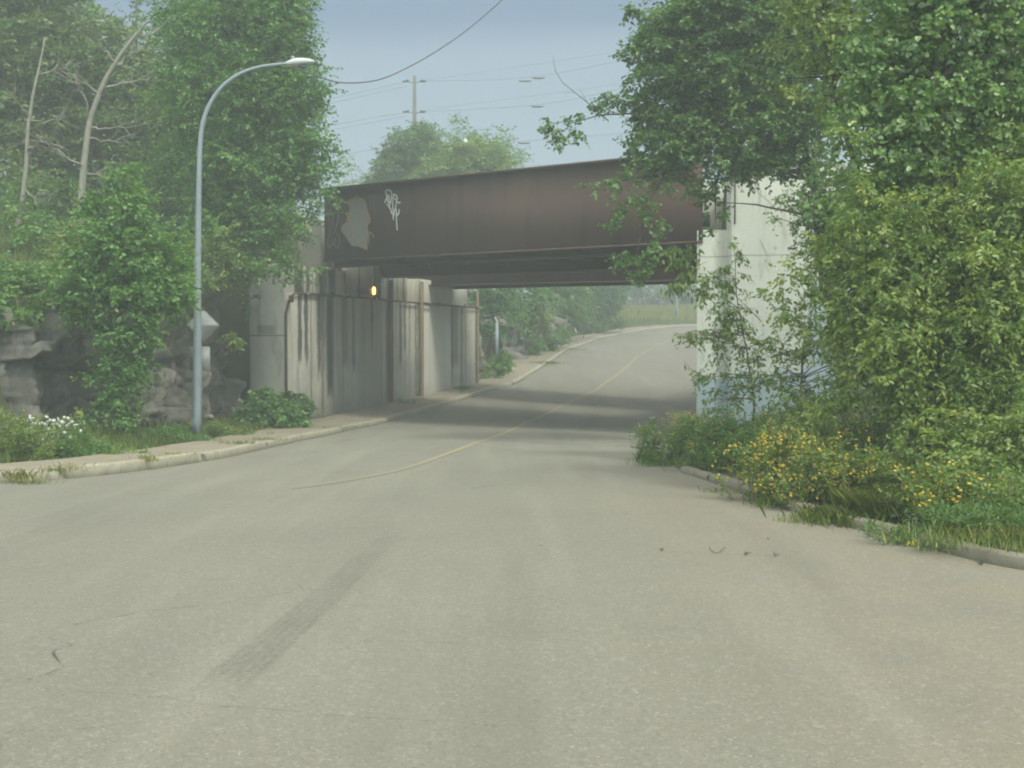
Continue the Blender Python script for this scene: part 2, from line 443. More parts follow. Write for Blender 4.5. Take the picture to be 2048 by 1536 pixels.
def mat_decal(name, col, attr='a', nscale=30, k=.8, lo=.35, hi=.62):
    t = NT(name)
    d = t.n('ShaderNodeBsdfDiffuse'); d.inputs[0].default_value = (*col, 1)
    tr = t.n('ShaderNodeBsdfTransparent')
    m = t.n('ShaderNodeMixShader')
    a = t.math('MULTIPLY', t.attr(attr), t.math('MULTIPLY', t.smooth(t.noise(nscale, 4, .75), lo, hi), k))
    t.L(a, m.inputs[0]); t.L(tr.outputs[0], m.inputs[1]); t.L(d.outputs[0], m.inputs[2])
    t.L(m.outputs[0], t.out.inputs[0]); return t.m
M_SKID = mat_decal('tyre_rubber_mark', (.10, .105, .105), nscale=26, k=.32, lo=.1, hi=.75)
M_CRACK = mat_decal('asphalt_crack', (.10, .095, .08), nscale=14, k=.8)
M_DUST = mat_decal('sand_film', (.36, .31, .21), nscale=3, k=.6)

# ------------------------------------------------------------------ plan of the road
def curve_from(pix, extra_front=(), extra_back=(), dz=0.0):
    pts = list(extra_front) + [G(a, b, dz)[:2] for a, b in pix] + list(extra_back)
    return np.array(pts)

LK = curve_from([(0, 968), (150, 958), (300, 940), (450, 917), (600, 882), (700, 860), (800, 837), (870, 818), (950, 792), (1030, 770),
                 (1080, 738), (1130, 704), (1200, 678), (1290, 661), (1350, 655)],
                extra_front=[(-60, 13.2), (-30, 13.2), (-16, 13.4), (-9, 13.9)], extra_back=[(24, 112), (45, 122), (90, 135)])
RK = curve_from([(2048, 1150), (1900, 1108), (1750, 1068), (1600, 1030), (1500, 993), (1400, 957), (1330, 935)],
                extra_front=[(60, 3), (14, 5.4), (7, 7.4)],
                extra_back=[(2.6, 20), (3.0, 24), (3.6, 29), (5.0, 37), (7.6, 44.7), (9.5, 50), (12.5, 60), (16.5, 74), (22, 90), (30, 100), (48, 110), (90, 122)])
CLp = [(592, 977), (660, 968), (720, 958), (790, 944), (850, 925), (905, 904), (960, 882), (1050, 845), (1130, 808), (1190, 782), (1240, 745), (1272, 715), (1310, 692), (1352, 676)]
CL = curve_from(CLp)

def resample(poly, step=.25, smooth=1.2):
    d = np.r_[0, np.cumsum(np.hypot(*np.diff(poly, axis=0).T))]
    s = np.arange(0, d[-1], step)
    x, y = np.interp(s, d, poly[:, 0]), np.interp(s, d, poly[:, 1])
    n = int(smooth * 2 / step) | 1
    k = np.hanning(n + 2)[1:-1]; k /= k.sum(); p = n // 2
    if len(s) > n * 2:
        def sm(a):
            e0 = 2 * a[0] - a[p:0:-1]; e1 = 2 * a[-1] - a[-2:-p - 2:-1]
            return np.convolve(np.r_[e0, a, e1], k, mode='valid')
        x, y = sm(x), sm(y)
    return np.c_[x, y]

LKs = resample(LK, .25, 1.5); RKs = resample(RK, .25, .8); CLs = resample(CL, .25, 1.6)

def normals2(p):
    t = np.gradient(p, axis=0); t /= np.linalg.norm(t, axis=1)[:, None] + 1e-9
    return np.c_[-t[:, 1], t[:, 0]]    # to the left of travel

def lk_x(y):
    m = LKs[:, 1] > 14.5
    return np.interp(y, LKs[m, 1], LKs[m, 0])

def strip(name, p, offs, hs, mat, parent=None, closed=False, zfun=None, jitter=0, attrs=None, smooth=False):
    """sweep a cross section (offsets to the left, heights) along plan line p"""
    nrm = normals2(p); m = len(offs); V = []; n = len(p)
    for i in range(n):
        for o, h in zip(offs, hs):
            q = p[i] + nrm[i] * o
            z = float(Z(q[1])) + h
            if jitter:
                jv = mnoise.noise_vector(Vector((q[0] * 3.1, q[1] * 3.1, h * 5 + 3)))
                q = q + np.array([jv[0], jv[1]]) * jitter; z += jv[2] * jitter * .8
            V.append((q[0], q[1], z))
    Fc = []
    mm = m if closed else m - 1
    for i in range(n - 1):
        for k in range(mm):
            a, b = i * m + k, i * m + (k + 1) % m
            Fc.append([a, b, b + m, a + m])
    if closed:
        Fc.append(list(range(m))); Fc.append([(n - 1) * m + k for k in range(m)][::-1])
    return mk(name, V, Fc, mat, parent, attrs=attrs, smooth=smooth)

# ---- abutment geometry in plan
A0 = np.array([-6.6, 35.0]); AW = np.array([.4, 1.0]); AW = AW / AW[1]        # p(t) = A0 + AW*t , depth = 35 + t
AN = np.array([-1.0, .4]) / math.hypot(1, .4)                                 # away from the road
def ab(t, off=0.0): return A0 + AW * t + AN * off
WING_END = np.array([-7.72, 35.25])

# ---- terrain
CLIFF = np.array([(-40, 15.8), (-22, 16.6), (-14, 17.6), (-10.6, 20), (-8.9, 23), (-8.35, 26), (-7.95, 29), (-7.8, 32), (-8.1, 36.6)])
CLIFF_TOP = np.array([2.4, 2.2, 2.1, 2.0, 2.15, 2.5, 3.05, 3.4, 3.6])
def terrain(x, y):
    x = np.asarray(x, float); y = np.asarray(y, float)
    z = Z(y).copy()
    nz = np.zeros_like(z)
    yy = y
    # left
    kx = lk_x(np.clip(yy, 14.8, 130))
    d = kx - 1.8 - x
    # verge
    left = np.clip(d, 0, None)
    z = z + np.where(d > 0, .13 + .06 * np.minimum(left, 3), 0)
    # cliff zone
    cx = np.interp(yy, CLIFF[:, 1], CLIFF[:, 0]); ct = np.interp(yy, CLIFF[:, 1], CLIFF_TOP)
    e = cx - x - 1.15
    zone = (yy > 15.4) & (yy < 37) & (e > -0.3)
    zc = ct - .15 + .42 * np.clip(e, 0, 5) + .16 * np.clip(e - 5, 0, 25)
    blend = np.clip((e + .3) / .3, 0, 1)
    z = np.where(zone, z * (1 - blend) + zc * blend, z)
    # far left bank beyond the abutment
    far = (yy >= 47.5) & (d > 0)
    z = np.where(far, Z(yy) + .1 + np.clip(d - .5, 0, 9) * .42 * np.clip((yy - 47) / 3, 0, 1) * np.clip(1 - (yy - 86) / 22, .22, 1), z)
    # rail embankment on the left, behind the abutment
    aw = A0[0] + AW[0] * (yy - 35.0)
    wy = 36.3
    emb = (yy > wy) & (yy < 49) & (x < aw - .8)
    ze = 5.7
    q = (x - (aw - .8)) * -1
    hh = np.where(yy < 37, 3.5 + (yy - 35.6) * 1.5, ze)
    z = np.where(emb, np.minimum(hh, ze), z)
    # right
    m = RKs[:, 1] > 6
    rx = np.interp(np.clip(yy, 7.5, 105), RKs[m, 1][::1], RKs[m, 0][::1])
    dr = x - rx - .2
    r_on = (dr > 0) & (yy > 5)
    zr = Z(yy) + .12 + .28 * np.clip(dr - 1.0, 0, 10) + .05 * np.clip(dr - 11, 0, 40)
    z = np.where(r_on & (yy < 29.5), zr, z)
    aw2 = 4.46 + .36 * (yy - 29) + .4
    r2 = (yy >= 29.5) & (x > aw2) & (yy < 46)
    z = np.where(r2, 5.6, z)
    z = np.where((yy >= 46) & (x > rx + .3), Z(yy) + .3 * np.clip(x - rx - .3, 0, 15), z)
    # rolling hill far away
    z = z + np.clip(yy - 118, 0, 300) * .03
    return z

def build_ground():
    xs = np.r_[np.array([-600, -400, -250, -160, -110, -80]), np.arange(-60, -14, 1.5), np.arange(-14, 20, .35), np.arange(20, 60, 1.5), np.array([70, 90, 130, 200, 320, 600])]
    ys = np.r_[np.array([-80, -40, -20, -10, 0]), np.arange(3, 60, .4), np.arange(60, 140, 1.2), np.array([150, 165, 185, 215, 260, 330, 450, 650])]
    X, Y = np.meshgrid(xs, ys)
    Zt = terrain(X, Y)
    rough = np.array([mnoise.fractal(Vector((float(a) * .45, float(b) * .45, 0)), .9, 2.0, 4) for a, b in zip(X.ravel(), Y.ravel())]).reshape(X.shape)
    dl = lk_x(np.clip(Y, 14.8, 130)) - 2.6 - X
    off = (dl > 0) & (Y > 14.5)
    m = RKs[:, 1] > 6
    rx = np.interp(np.clip(Y, 7.5, 105), RKs[m, 1], RKs[m, 0])
    off |= ((X - rx - 1) > 0) & (Y > 5)
    Zt = Zt + np.where(off, rough * .12, -.05)
    V = np.c_[X.ravel(), Y.ravel(), Zt.ravel()]
    ny, nx = X.shape
    i = (np.arange(ny - 1)[:, None] * nx + np.arange(nx - 1)[None]).ravel()
    Fq = np.c_[i, i + 1, i + nx + 1, i + nx]
    o = mk('ground', V, Fq, M_GROUND, smooth=True)
    return tag(o, 'grassy earth banks and ground around the road', kind='structure')
GROUND = build_ground()

# road sheet
def build_road():
    rows = []
    ys = np.r_[np.arange(-12, 14, .5), np.arange(14, 118, .5)]
    mR = RKs[:, 1] > 3.2
    V = []; nx = 15
    for y in ys:
        if y < 15.0:
            x0 = -45 if y < 13.0 else float(np.interp(y, [13.0, 13.4, 13.9, 15.0], [-40, -16, -9.2, lk_x(15.0) - .1]))
        else:
            x0 = float(lk_x(y)) - .08
        if y < 7.4:
            x1 = float(np.interp(y, [-12, 3, 5.4, 7.4], [60, 58, 14, 7.1]))
        else:
            x1 = float(np.interp(y, RKs[mR, 1], RKs[mR, 0])) + .1
        for k in range(nx):
            x = x0 + (x1 - x0) * k / (nx - 1)
            V.append((x, y, float(Z(y))))
    n = len(ys)
    Fc = [[i * nx + k, i * nx + k + 1, (i + 1) * nx + k + 1, (i + 1) * nx + k] for i in range(n - 1) for k in range(nx - 1)]
    return tag(mk('road', V, Fc, M_ROAD, smooth=True), 'worn light grey asphalt road curving under the bridge', kind='structure')
ROAD = build_road()

def decal_strip(name, pts, w, mat, parent, dz=.004, alphas=None, cols=2, prof=None):
    """flat ribbon laid on the road along plan points"""
    p = np.array(pts); nrm = normals2(p)
    w = np.full(len(p), w) if not hasattr(w, '__len__') else np.array(w)
    V = []; A = []
    for i in range(len(p)):
        for k in range(cols):
            u = k / (cols - 1)
            q = p[i] + nrm[i] * w[i] * (u - .5)
            V.append((q[0], q[1], float(Z(q[1])) + dz))
            A.append((alphas[i] if alphas is not None else 1.0) * (prof(u) if prof else 1.0))
    Fc = [[i * cols + k + 1, i * cols + k, (i + 1) * cols + k, (i + 1) * cols + k + 1] for i in range(len(p) - 1) for k in range(cols - 1)]
    return mk(name, V, Fc, mat, parent, attrs={'a': A})

# centre line
decal_strip('centre_line', CLs, .10, M_YLINE, ROAD, .005)
# skid mark (tyre tread print)
a, b = G(425, 1392), G(640, 1205); c = G(790, 1065)
sk = resample(np.array([a[:2], b[:2], c[:2]]), .05, .3)
nn = len(sk)
al = [min(1, i / 8) * (1 - .8 * (i / nn) ** .9) * (.75 + .5 * mnoise.noise(Vector((i * .12, 1, 1)))) for i in range(nn)]
decal_strip('tyre_mark', sk, [.29 - .10 * i / nn for i in range(nn)], M_SKID, ROAD, .004, al, 46, lambda u: (.6 + .4 * (1 if (u * 5) % 1 > .35 else 0)) * min(1, 8 * min(u, 1 - u) + .2))
b2, c2 = G(730, 1010), G(860, 960)
# cracks
def crack(pix, w=.018, seed=0, cols=3):
    rr = random.Random(seed)
    pts = np.array([G(x, y)[:2] for x, y in pix])
    q = resample(pts, .06, .06)
    amp = .02
    q = q + np.array([[mnoise.noise(Vector((i * .3, seed * 7.1, 0))) * amp * 2, mnoise.noise(Vector((i * .3, seed * 3.7, 5))) * amp * 2] for i in range(len(q))])
    ws = [w * (.4 + 1.1 * abs(mnoise.noise(Vector((i * .22, seed + .5, 9))))) for i in range(len(q))]
    al = [.35 + .65 * min(1, 3 * abs(mnoise.noise(Vector((i * .13, seed + .5, 2))))) for i in range(len(q))]
    decal_strip('crack', q, ws, M_CRACK, ROAD, .005, al, cols, lambda u: 1 - abs(u - .5) * 1.3)
crack([(145, 1252), (240, 1234), (330, 1220), (420, 1212), (520, 1196), (600, 1185)], .020, 1)
crack([(95, 1280), (150, 1292), (105, 1302), (113, 1328), (128, 1340), (90, 1352), (30, 1365)], .022, 2)
crack([(80, 1368), (20, 1362), (-60, 1370)], .014, 3)
crack([(150, 1382), (250, 1392), (330, 1402), (395, 1412), (560, 1422), (720, 1436), (900, 1450), (1000, 1455)], .008, 4)
crack([(0, 1474), (120, 1462), (240, 1452), (330, 1436), (420, 1414)], .016, 5)
crack([(595, 1170), (612, 1180), (650, 1181)], .012, 6)
crack([(560, 1288), (800, 1284), (960, 1290)], .008, 7)
crack([(1325, 1105), (1400, 1107), (1480, 1110), (1560, 1113)], .018, 8)
crack([(1560, 1113), (1700, 1118), (1850, 1128), (1960, 1132)], .008, 9)
crack([(480, 915), (560, 910), (640, 905), (700, 908)], .05, 10)
crack([(715, 972), (790, 969)], .05, 11)
crack([(945, 978), (1000, 970)], .05, 12)
crack([(1230, 925), (1300, 928), (1345, 940)], .05, 13)

# kerbs
seg_mask = (LKs[:, 0] > -22) & (LKs[:, 1] < 106)
Lseg = LKs[seg_mask]
def kerb_pieces(line, name, mat, sgn, step_m, gap, w=.17, h=.14, jit=.012):
    n = int(step_m / .25); k = 0; i = 0; rr = random.Random(3)
    par = None; objs = []
    V = MB()
    prof_o = [-.006, .004, .018, w - .015, w, w]
    prof_h = [-.06, h - .016, h, h + .004, h - .01, -.06]
    while i < len(line) - 3:
        j = min(len(line) - 1, i + n + rr.randint(-2, 3))
        sub = line[i:j + 1]
        sub = resample(sub, .12, .12)
        lift = rr.uniform(-.012, .012)
        nrm = normals2(sub); m = len(prof_o); base = len(V.v)
        for a_ in range(len(sub)):
            for o, hh in zip(prof_o, prof_h):
                q = sub[a_] + nrm[a_] * o * sgn
                jv = mnoise.noise_vector(Vector((q[0] * 4.1, q[1] * 4.1, hh * 6)))
                jj = jit * (2.2 if a_ in (0, len(sub) - 1) and hh > 0 else 1)
                zz = float(Z(q[1])) + hh + (lift if hh > 0 else 0) + jv[2] * jj - (.02 if a_ in (0, len(sub) - 1) and hh > 0 else 0)
                V.v.append((q[0] + jv[0] * jj, q[1] + jv[1] * jj, zz))
        for a_ in range(len(sub) - 1):
            for q_ in range(m):
                b0, b1 = base + a_ * m + q_, base + a_ * m + (q_ + 1) % m
                V.f.append([b0, b1, b1 + m, b0 + m])
        V.f.append([base + q_ for q_ in range(m)]); V.f.append([base + (len(sub) - 1) * m + q_ for q_ in range(m)][::-1])
        i = j
    return V.build(name, mat)
tag(kerb_pieces(Lseg, 'kerb', M_KERB, 1, 4.2, 0), 'pale concrete kerb with broken joints along the left of the road', kind='structure')
Rm = (RKs[:, 1] > 3.3) & (RKs[:, 1] < 16.9)
Rseg = RKs[Rm]
tag(kerb_pieces(Rseg, 'kerb', M_KERB_R, -1, 2.6, 0, .13, .095, .010), 'worn kerb along the overgrown right edge of the road', kind='structure')

# sidewalk on the left
Ls2 = LKs[(LKs[:, 0] > -40) & (LKs[:, 1] < 108)]
wid = np.array([1.25 if p[1] < 24 else (1.25 + (p[1] - 24) * .05 if p[1] < 34 else 1.75) for p in Ls2])
nrm = normals2(Ls2); V = []
for i, p in enumerate(Ls2):
    for k in range(5):
        q = p + nrm[i] * (.15 + wid[i] * k / 4)
        V.append((q[0], q[1], float(Z(q[1])) + .128 + .012 * k / 4 + mnoise.noise(Vector((q[0], q[1], 0))) * .008))
Fc = [[i * 5 + k + 1, i * 5 + k, (i + 1) * 5 + k, (i + 1) * 5 + k + 1] for i in range(len(Ls2) - 1) for k in range(4)]
tag(mk('sidewalk', V, Fc, M_WALK), 'dusty beige pavement strip along the left kerb', kind='structure')

# ------------------------------------------------------------------ rock faces
def rock_face(name, line, tops, label, zb=-1.2, res=.075, depth=.55, seed=0, top_in=1.5):
    line = np.array(line, float)
    d = np.r_[0, np.cumsum(np.hypot(*np.diff(line, axis=0).T))]
    s = np.arange(0, d[-1], res)
    X = np.interp(s, d, line[:, 0]); Y = np.interp(s, d, line[:, 1]); T = np.interp(s, d, tops)
    P2 = np.c_[X, Y]; nr = normals2(P2)
    k = np.hanning(25); k /= k.sum()
    for q in (0, 1): nr[:, q] = np.convolve(np.pad(nr[:, q], 12, mode='edge'), k, 'valid')
    nv = int((max(tops) - zb) / res) + 1
    V = []
    for i in range(len(s)):
        tt = T[i] + mnoise.noise(Vector((s[i] * .9, seed, 1))) * .35
        for j in range(nv + 8):
            if j < nv:
                v = j / (nv - 1); z = zb + (tt - zb) * v; off = 0
            else:
                v = 1; z = tt + (j - nv + 1) * .05; off = (j - nv + 1) * top_in / 8
            u = s[i]
            # blocky: voronoi cells stretched, each with its own offset
            zz_ = z + .18 * mnoise.noise(Vector((u * .8, seed, z * .3))) + .07 * u
            def blk(su, sz, k):
                rz = zz_ * sz + .5 * mnoise.noise(Vector((u * .35, k, seed))); rj = math.floor(rz)
                ru = (u + .25 * mnoise.noise(Vector((z * .9, rj * 3.1, k)))) * su + mnoise.cell(Vector((rj + .5, k, seed))) * 7.3; ri = math.floor(ru)
                fz, fu = rz - rj, ru - ri
                e = min(min(fz, 1 - fz) / sz, min(fu, 1 - fu) / su)
                return mnoise.cell(Vector((ri + .5, rj + .5, k + seed * .37))), e, fu
            c, e1, fu1 = blk(.95, .75, 1.5); c2, e2, fu2 = blk(2.4, 1.7, 6.5); c3, e3, fu3 = blk(3.6, 4.6, 11.5)
            h = (c - .5) * depth * 1.1 + (c2 - .5) * depth * .5 + (c3 - .5) * depth * .16 + (fu1 - .5) * (c2 - .5) * .3
            h -= .14 * max(0, 1 - e1 / .10) + .06 * max(0, 1 - e2 / .06)
            h += mnoise.fractal(Vector((u * 3, z * 3, seed)), 1, 2, 4) * .04
            h += (v - .5) * -.25
            px_ = P2[i] + nr[i] * (-h + off)
            V.append((px_[0], px_[1], z + (c2 - .5) * .12))
    m = nv + 8
    Fc = np.array([[i * m + k, (i + 1) * m + k, (i + 1) * m + k + 1, i * m + k + 1] for i in range(len(s) - 1) for k in range(m - 1)])
    return tag(mk(name, V, Fc, M_ROCK), label, kind='structure')
rock_face('rock_face', CLIFF, CLIFF_TOP, 'dark blocky cut rock face behind the left verge', seed=2)
# rock beyond the left abutment
g1 = G(948, 775); g2 = G(1000, 752)
rock_face('rock_face', [(-1.75, 47.9), (-1.55, 48.4), (-1.3, 50.0), (-1.4, 53), (-1.2, 58)], [3.3, 3.6, 3.2, 2.3, 2.2], 'narrow dark rock outcrop just past the far end of the left wall', zb=-.2, res=.1, depth=.25, seed=5)
rock_face('rock_face', [(0.3, 62), (1.3, 68), (2.5, 72), (4.2, 76.5)], [2.6, 3.6, 3.5, 3.2], 'low brownish rock ledge on the left bank beyond the bridge', zb=.4, res=.16, depth=.5, seed=8)

# ------------------------------------------------------------------ left abutment
ABT = empty('abutment', (float(A0[0]), float(A0[1]), -.7), 'long stained concrete abutment wall left of the road under the bridges', 'wall')
def wall_piece(mb, t0, t1, o0, o1, z0, z1):
    a_, b_, c_, d_ = ab(t0, o0), ab(t1, o0), ab(t1, o1), ab(t0, o1)
    lo = [(*a_, z0), (*b_, z0), (*c_, z0), (*d_, z0)]; hi = [(*a_, z1), (*b_, z1), (*c_, z1), (*d_, z1)]
    mb.hexa(lo[::-1], hi[::-1])
m = MB()
# subdivided lower wall in slightly uneven panels
edges = [0, 3.15, 5.9, 8.0, 8.35, 10.7, 12.0, 13.0]
offs = [0, .035, .02, -.05, -.01, .04, .0]
for i in range(len(edges) - 1):
    wall_piece(m, edges[i], edges[i + 1], offs[i], 1.0, -1.2, 3.2)
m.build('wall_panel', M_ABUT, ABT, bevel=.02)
m = MB()
wall_piece(m, .75, 3.2, -.06, 1.0, 3.205, 4.02)       # bearing block under the near girder
m.build('bearing_block', M_ABUT, ABT, bevel=.02)
m = MB(); wall_piece(m, 3.2, 8.05, .42, 1.3, 3.205, 4.6)
m.build('seat_wall', M_ABUT, ABT)
m = MB(); wall_piece(m, 10.76, 13.0, .42, 1.3, 3.205, 4.4)
m.build('seat_wall', M_ABUT, ABT)
m = MB(); wall_piece(m, 8.05, 9.45, -.09, 1.2, 3.205, 4.05); wall_piece(m, 9.451, 10.75, -.06, 1.2, 3.205, 3.86)
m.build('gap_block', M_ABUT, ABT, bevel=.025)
m = MB(); wall_piece(m, 8.02, 8.2, -.17, -.095, -.9, 3.95)
m.build('rusty_pilaster', M_RUST_O, ABT, bevel=.01)
m = MB(); wall_piece(m, 12.86, 13.0, -.09, -.005, -.9, 3.85)
m.build('rusty_pilaster', M_RUST_O, ABT, bevel=.01)
m = MB(); wall_piece(m, 6.0, 6.2, -.06, .015, -.9, 3.9)
m.build('rusty_pilaster', M_RUST, ABT, bevel=.01)
# wing wall
m = MB()
w0, w1 = np.array([-6.615, 34.96]), WING_END
dv = (w1 - w0) / np.linalg.norm(w1 - w0); nv_ = np.array([-dv[1], dv[0]])
if nv_[1] < 0: nv_ = -nv_
zt0, zt1 = 4.06, 4.0
lo = [(*w0, -1.2), (*w1, -1.2), (*(w1 + nv_ * .7), -1.2), (*(w0 + nv_ * .7), -1.2)]
hi = [(*w0, zt0), (*w1, zt1), (*(w1 + nv_ * .7), zt1), (*(w0 + nv_ * .7), zt0)]
m.hexa(lo, hi); m.build('wing_wall', M_WING, ABT, bevel=.04)
# upper back wall next to the girder end
m = MB()
b0 = np.array([-5.75, 36.55]); bd = np.array([-1.44, 1.0]) / math.hypot(1.44, 1)
m.obox((*(b0 + bd * .05), 4.03), (*(bd * 3.4), 0), (*(np.array([.57, .82]) * .6), 0), (0, 0, 1.45))
m.build('back_wall', M_WING, ABT, bevel=.03)
# ---- conduit pipe
pp = []
for z in (-.4, 1.0, 2.1, 2.6): q = ab(-.05, -.06); pp.append((q[0], q[1], z))
for (t_, z) in ((.0, 2.85), (.12, 3.08), (.35, 3.2), (1.2, 3.215), (3, 3.21), (5, 3.2), (7, 3.195), (7.9, 3.19), (8.3, 3.185), (10.6, 3.18), (12.9, 3.17)):
    q = ab(t_, -.17 if 7.9 < t_ < 10.8 else -.10); pp.append((q[0], q[1], z))
CP = empty('conduit_pipe', pp[0], 'rusty conduit pipe running up the wall corner and along the top of the stained wall', 'pipe')
MB().tube(pp, .035, 8).build('pipe', M_RUST, CP, smooth=True)
for t_ in (1.0, 3.0, 5.0, 7.0, 9.4, 11.6):
    q = ab(t_, -.20 if 7.9 < t_ < 10.8 else -.13)
    MB().obox((q[0] - .03, q[1] - .05, 3.11), (.06, 0, 0), (0, .1, 0), (0, 0, .16)).build('clamp', M_RUST_O, CP)
jb = MB(); q = ab(.06, -.15); jb.obox((q[0] - .05, q[1] - .09, 2.92), (.12, 0, 0), (0, .16, 0), (0, 0, .2)); jb.build('junction_box', M_RUST, CP, bevel=.01)

# ---- sodium wall lamp
q = ab(4.74, -.0)
LP = empty('wall_lamp', (float(q[0]), float(q[1]), 3.3), 'glowing orange lamp fixed to the dark wall under the bridge', 'lamp')
t_ = MB(); q0 = ab(4.62, .02); q1 = ab(4.9, .02)
MBx = MB(); wall_piece(MBx, 4.62, 4.82, -.06, .41, 3.36, 3.58); MBx.build('housing', M_RUST, LP, bevel=.015)
te = NT('sodium_lens'); M_SOD = te.principled((1, .6, .25), .4, emis=(1, .42, .09), estr=4)
ml = MB(); c_ = ab(4.72, -.17)
for i in range(7):
    pass
ml.tube([(c_[0], c_[1], 3.34), (c_[0], c_[1], 3.37), (c_[0], c_[1], 3.5), (c_[0], c_[1], 3.57), (c_[0], c_[1], 3.6)], [.02, .05, .06, .05, .02], 10)
ml.build('lens', M_SOD, LP, smooth=True)

# ------------------------------------------------------------------ bridges
GD = np.array([10.1, -7.0]); GLEN = float(np.hypot(*GD)); GDn = GD / GLEN; GP = np.array([.57, .82])   # along, away from camera
def girder(parent, name, start, length, zb_l, zb_r, zt_l, zt_r, nstiff=0, fl_w=.42, web=.03, flange_mat=None, fl_top=None):
    """I-girder: web, flanges and stiffeners; start = left end of web front face in plan"""
    s = np.array(start); e = s + GDn * length
    g = bpy.data.objects.new(name, None); g.location = (0, 0, 0)
    g = None
    m = MB()
    def bar(o0, o1, za_l, za_r, zc_l, zc_r, mb, s_=s, e_=e):
        lo = [(*(s_ + GP * o0), za_l), (*(e_ + GP * o0), za_r), (*(e_ + GP * o1), za_r), (*(s_ + GP * o1), za_l)]
        hi = [(*(s_ + GP * o0), zc_l), (*(e_ + GP * o0), zc_r), (*(e_ + GP * o1), zc_r), (*(s_ + GP * o1), zc_l)]
        mb.hexa(lo, hi)
    bar(0, web, zb_l + .05, zb_r + .05, zt_l - .05, zt_r - .05, m)
    w = m.build(name, M_RUST, parent)
    ft = fl_top or fl_w
    m = MB(); bar(-ft / 2, ft / 2, zt_l - .048, zt_r - .048, zt_l, zt_r, m)
    m.build('flange', M_RUST, w)
    m = MB(); bar(-fl_w / 2, fl_w / 2, zb_l, zb_r, zb_l + .048, zb_r + .048, m)
    m.build('flange', flange_mat or M_RUST, w)
    if nstiff:
        for k in range(nstiff):
            m = MB(); u = (k + .5) / nstiff; o = s + GDn * length * u
            zb = zb_l + (zb_r - zb_l) * u; zt = zt_l + (zt_r - zt_l) * u
            m.obox((*(o + GP * (web + .002)), zb + .052), (*(GDn * .02), 0), (*(GP * .16), 0), (0, 0, zt - zb - .104))
            m.build('stiffener', M_RUST, w)
    return w

G1s = np.array([-5.61, 36.0])
B1 = empty('rail_bridge', (float(G1s[0]), float(G1s[1]), 4.2), 'near rusty brown steel girder railway bridge with white graffiti at its left end', 'bridge', None)
ZB1L, ZB1R = 4.16, 4.12; ZT1L, ZT1R = 6.33, 6.31
gw = girder(B1, 'girder', G1s, GLEN + .1, ZB1L, ZB1R, ZT1L, ZT1R, nstiff=9, fl_w=.08, fl_top=.40)
# heavier riveted lip along top and bottom on the visible face
# hidden inner girders and deck
def on_left(p, inset=.45):
    """slide p along the girder direction onto the left wall, inset behind its face"""
    u = (-6.6 + .4 * (p[1] - 35) - p[0] - inset) / (GDn[0] - .4 * GDn[1]); return p + GDn * u
def on_right(p, inset=.5):
    u = (4.46 + .36 * (p[1] - 29) - p[0] + inset) / (GDn[0] - .36 * GDn[1]); return p + GDn * u
def span(off, inset_l=.45, inset_r=.5):
    a_ = on_left(G1s + GP * off, inset_l); b_ = on_right(G1s + GP * off, inset_r); return a_, float(np.linalg.norm(b_ - a_))
s2, l2_ = span(1.9)
girder(B1, 'girder', s2, l2_, 4.14, 4.05, 5.4, 5.4, nstiff=6)
s3, l3_ = span(5.0)
girder(B1, 'girder', s3, l3_, 3.98, 3.86, 5.6, 5.6, nstiff=9, fl_w=.5, flange_mat=M_RUST_L)
def slab(parent, o0, o1, z0, z1, name='deck'):
    a_, n0 = span(o0); c_, n1 = span(o1); b_ = a_ + GDn * n0; d_ = c_ + GDn * n1
    if o0 < .5: a_ = G1s + GP * o0 + GDn * .05; b_ = G1s + GP * o0 + GDn * (GLEN - .1)
    lo = [(*a_, z0), (*b_, z0), (*d_, z0), (*c_, z0)]
    return MB().hexa(lo, [(q[0], q[1], z1) for q in lo]).build(name, M_DECK, parent)
slab(B1, .12, 5.3, 4.62, 4.92)
for k in range(8):
    a_, n0 = span(.10); o = a_ + GDn * (1.0 + k * (n0 - 1.2) / 8)
    m = MB()
    m.obox((*o, 4.26), (*(GDn * .03), 0), (*(GP * 4.85), 0), (0, 0, .355))
    m.obox((*(o - GDn * .1), 4.24), (*(GDn * .23), 0), (*(GP * 4.85), 0), (0, 0, .018))
    m.build('cross_beam', M_DECK, B1)

OB2 = 8.0
B2s, l4_ = span(OB2)
B2 = empty('rail_bridge', (float(B2s[0]), float(B2s[1]), 3.9), 'second darker girder railway bridge seen low behind the near one', 'bridge', None)
girder(B2, 'girder', B2s, l4_, 3.84, 3.66, 5.5, 5.5, nstiff=9, fl_w=.4)
s5, l5_ = span(OB2 + 2.6)
girder(B2, 'girder', s5, l5_, 3.86, 3.74, 5.5, 5.5, nstiff=9, fl_w=.4)
slab(B2, OB2 + .25, OB2 + 2.5, 4.45, 4.75)

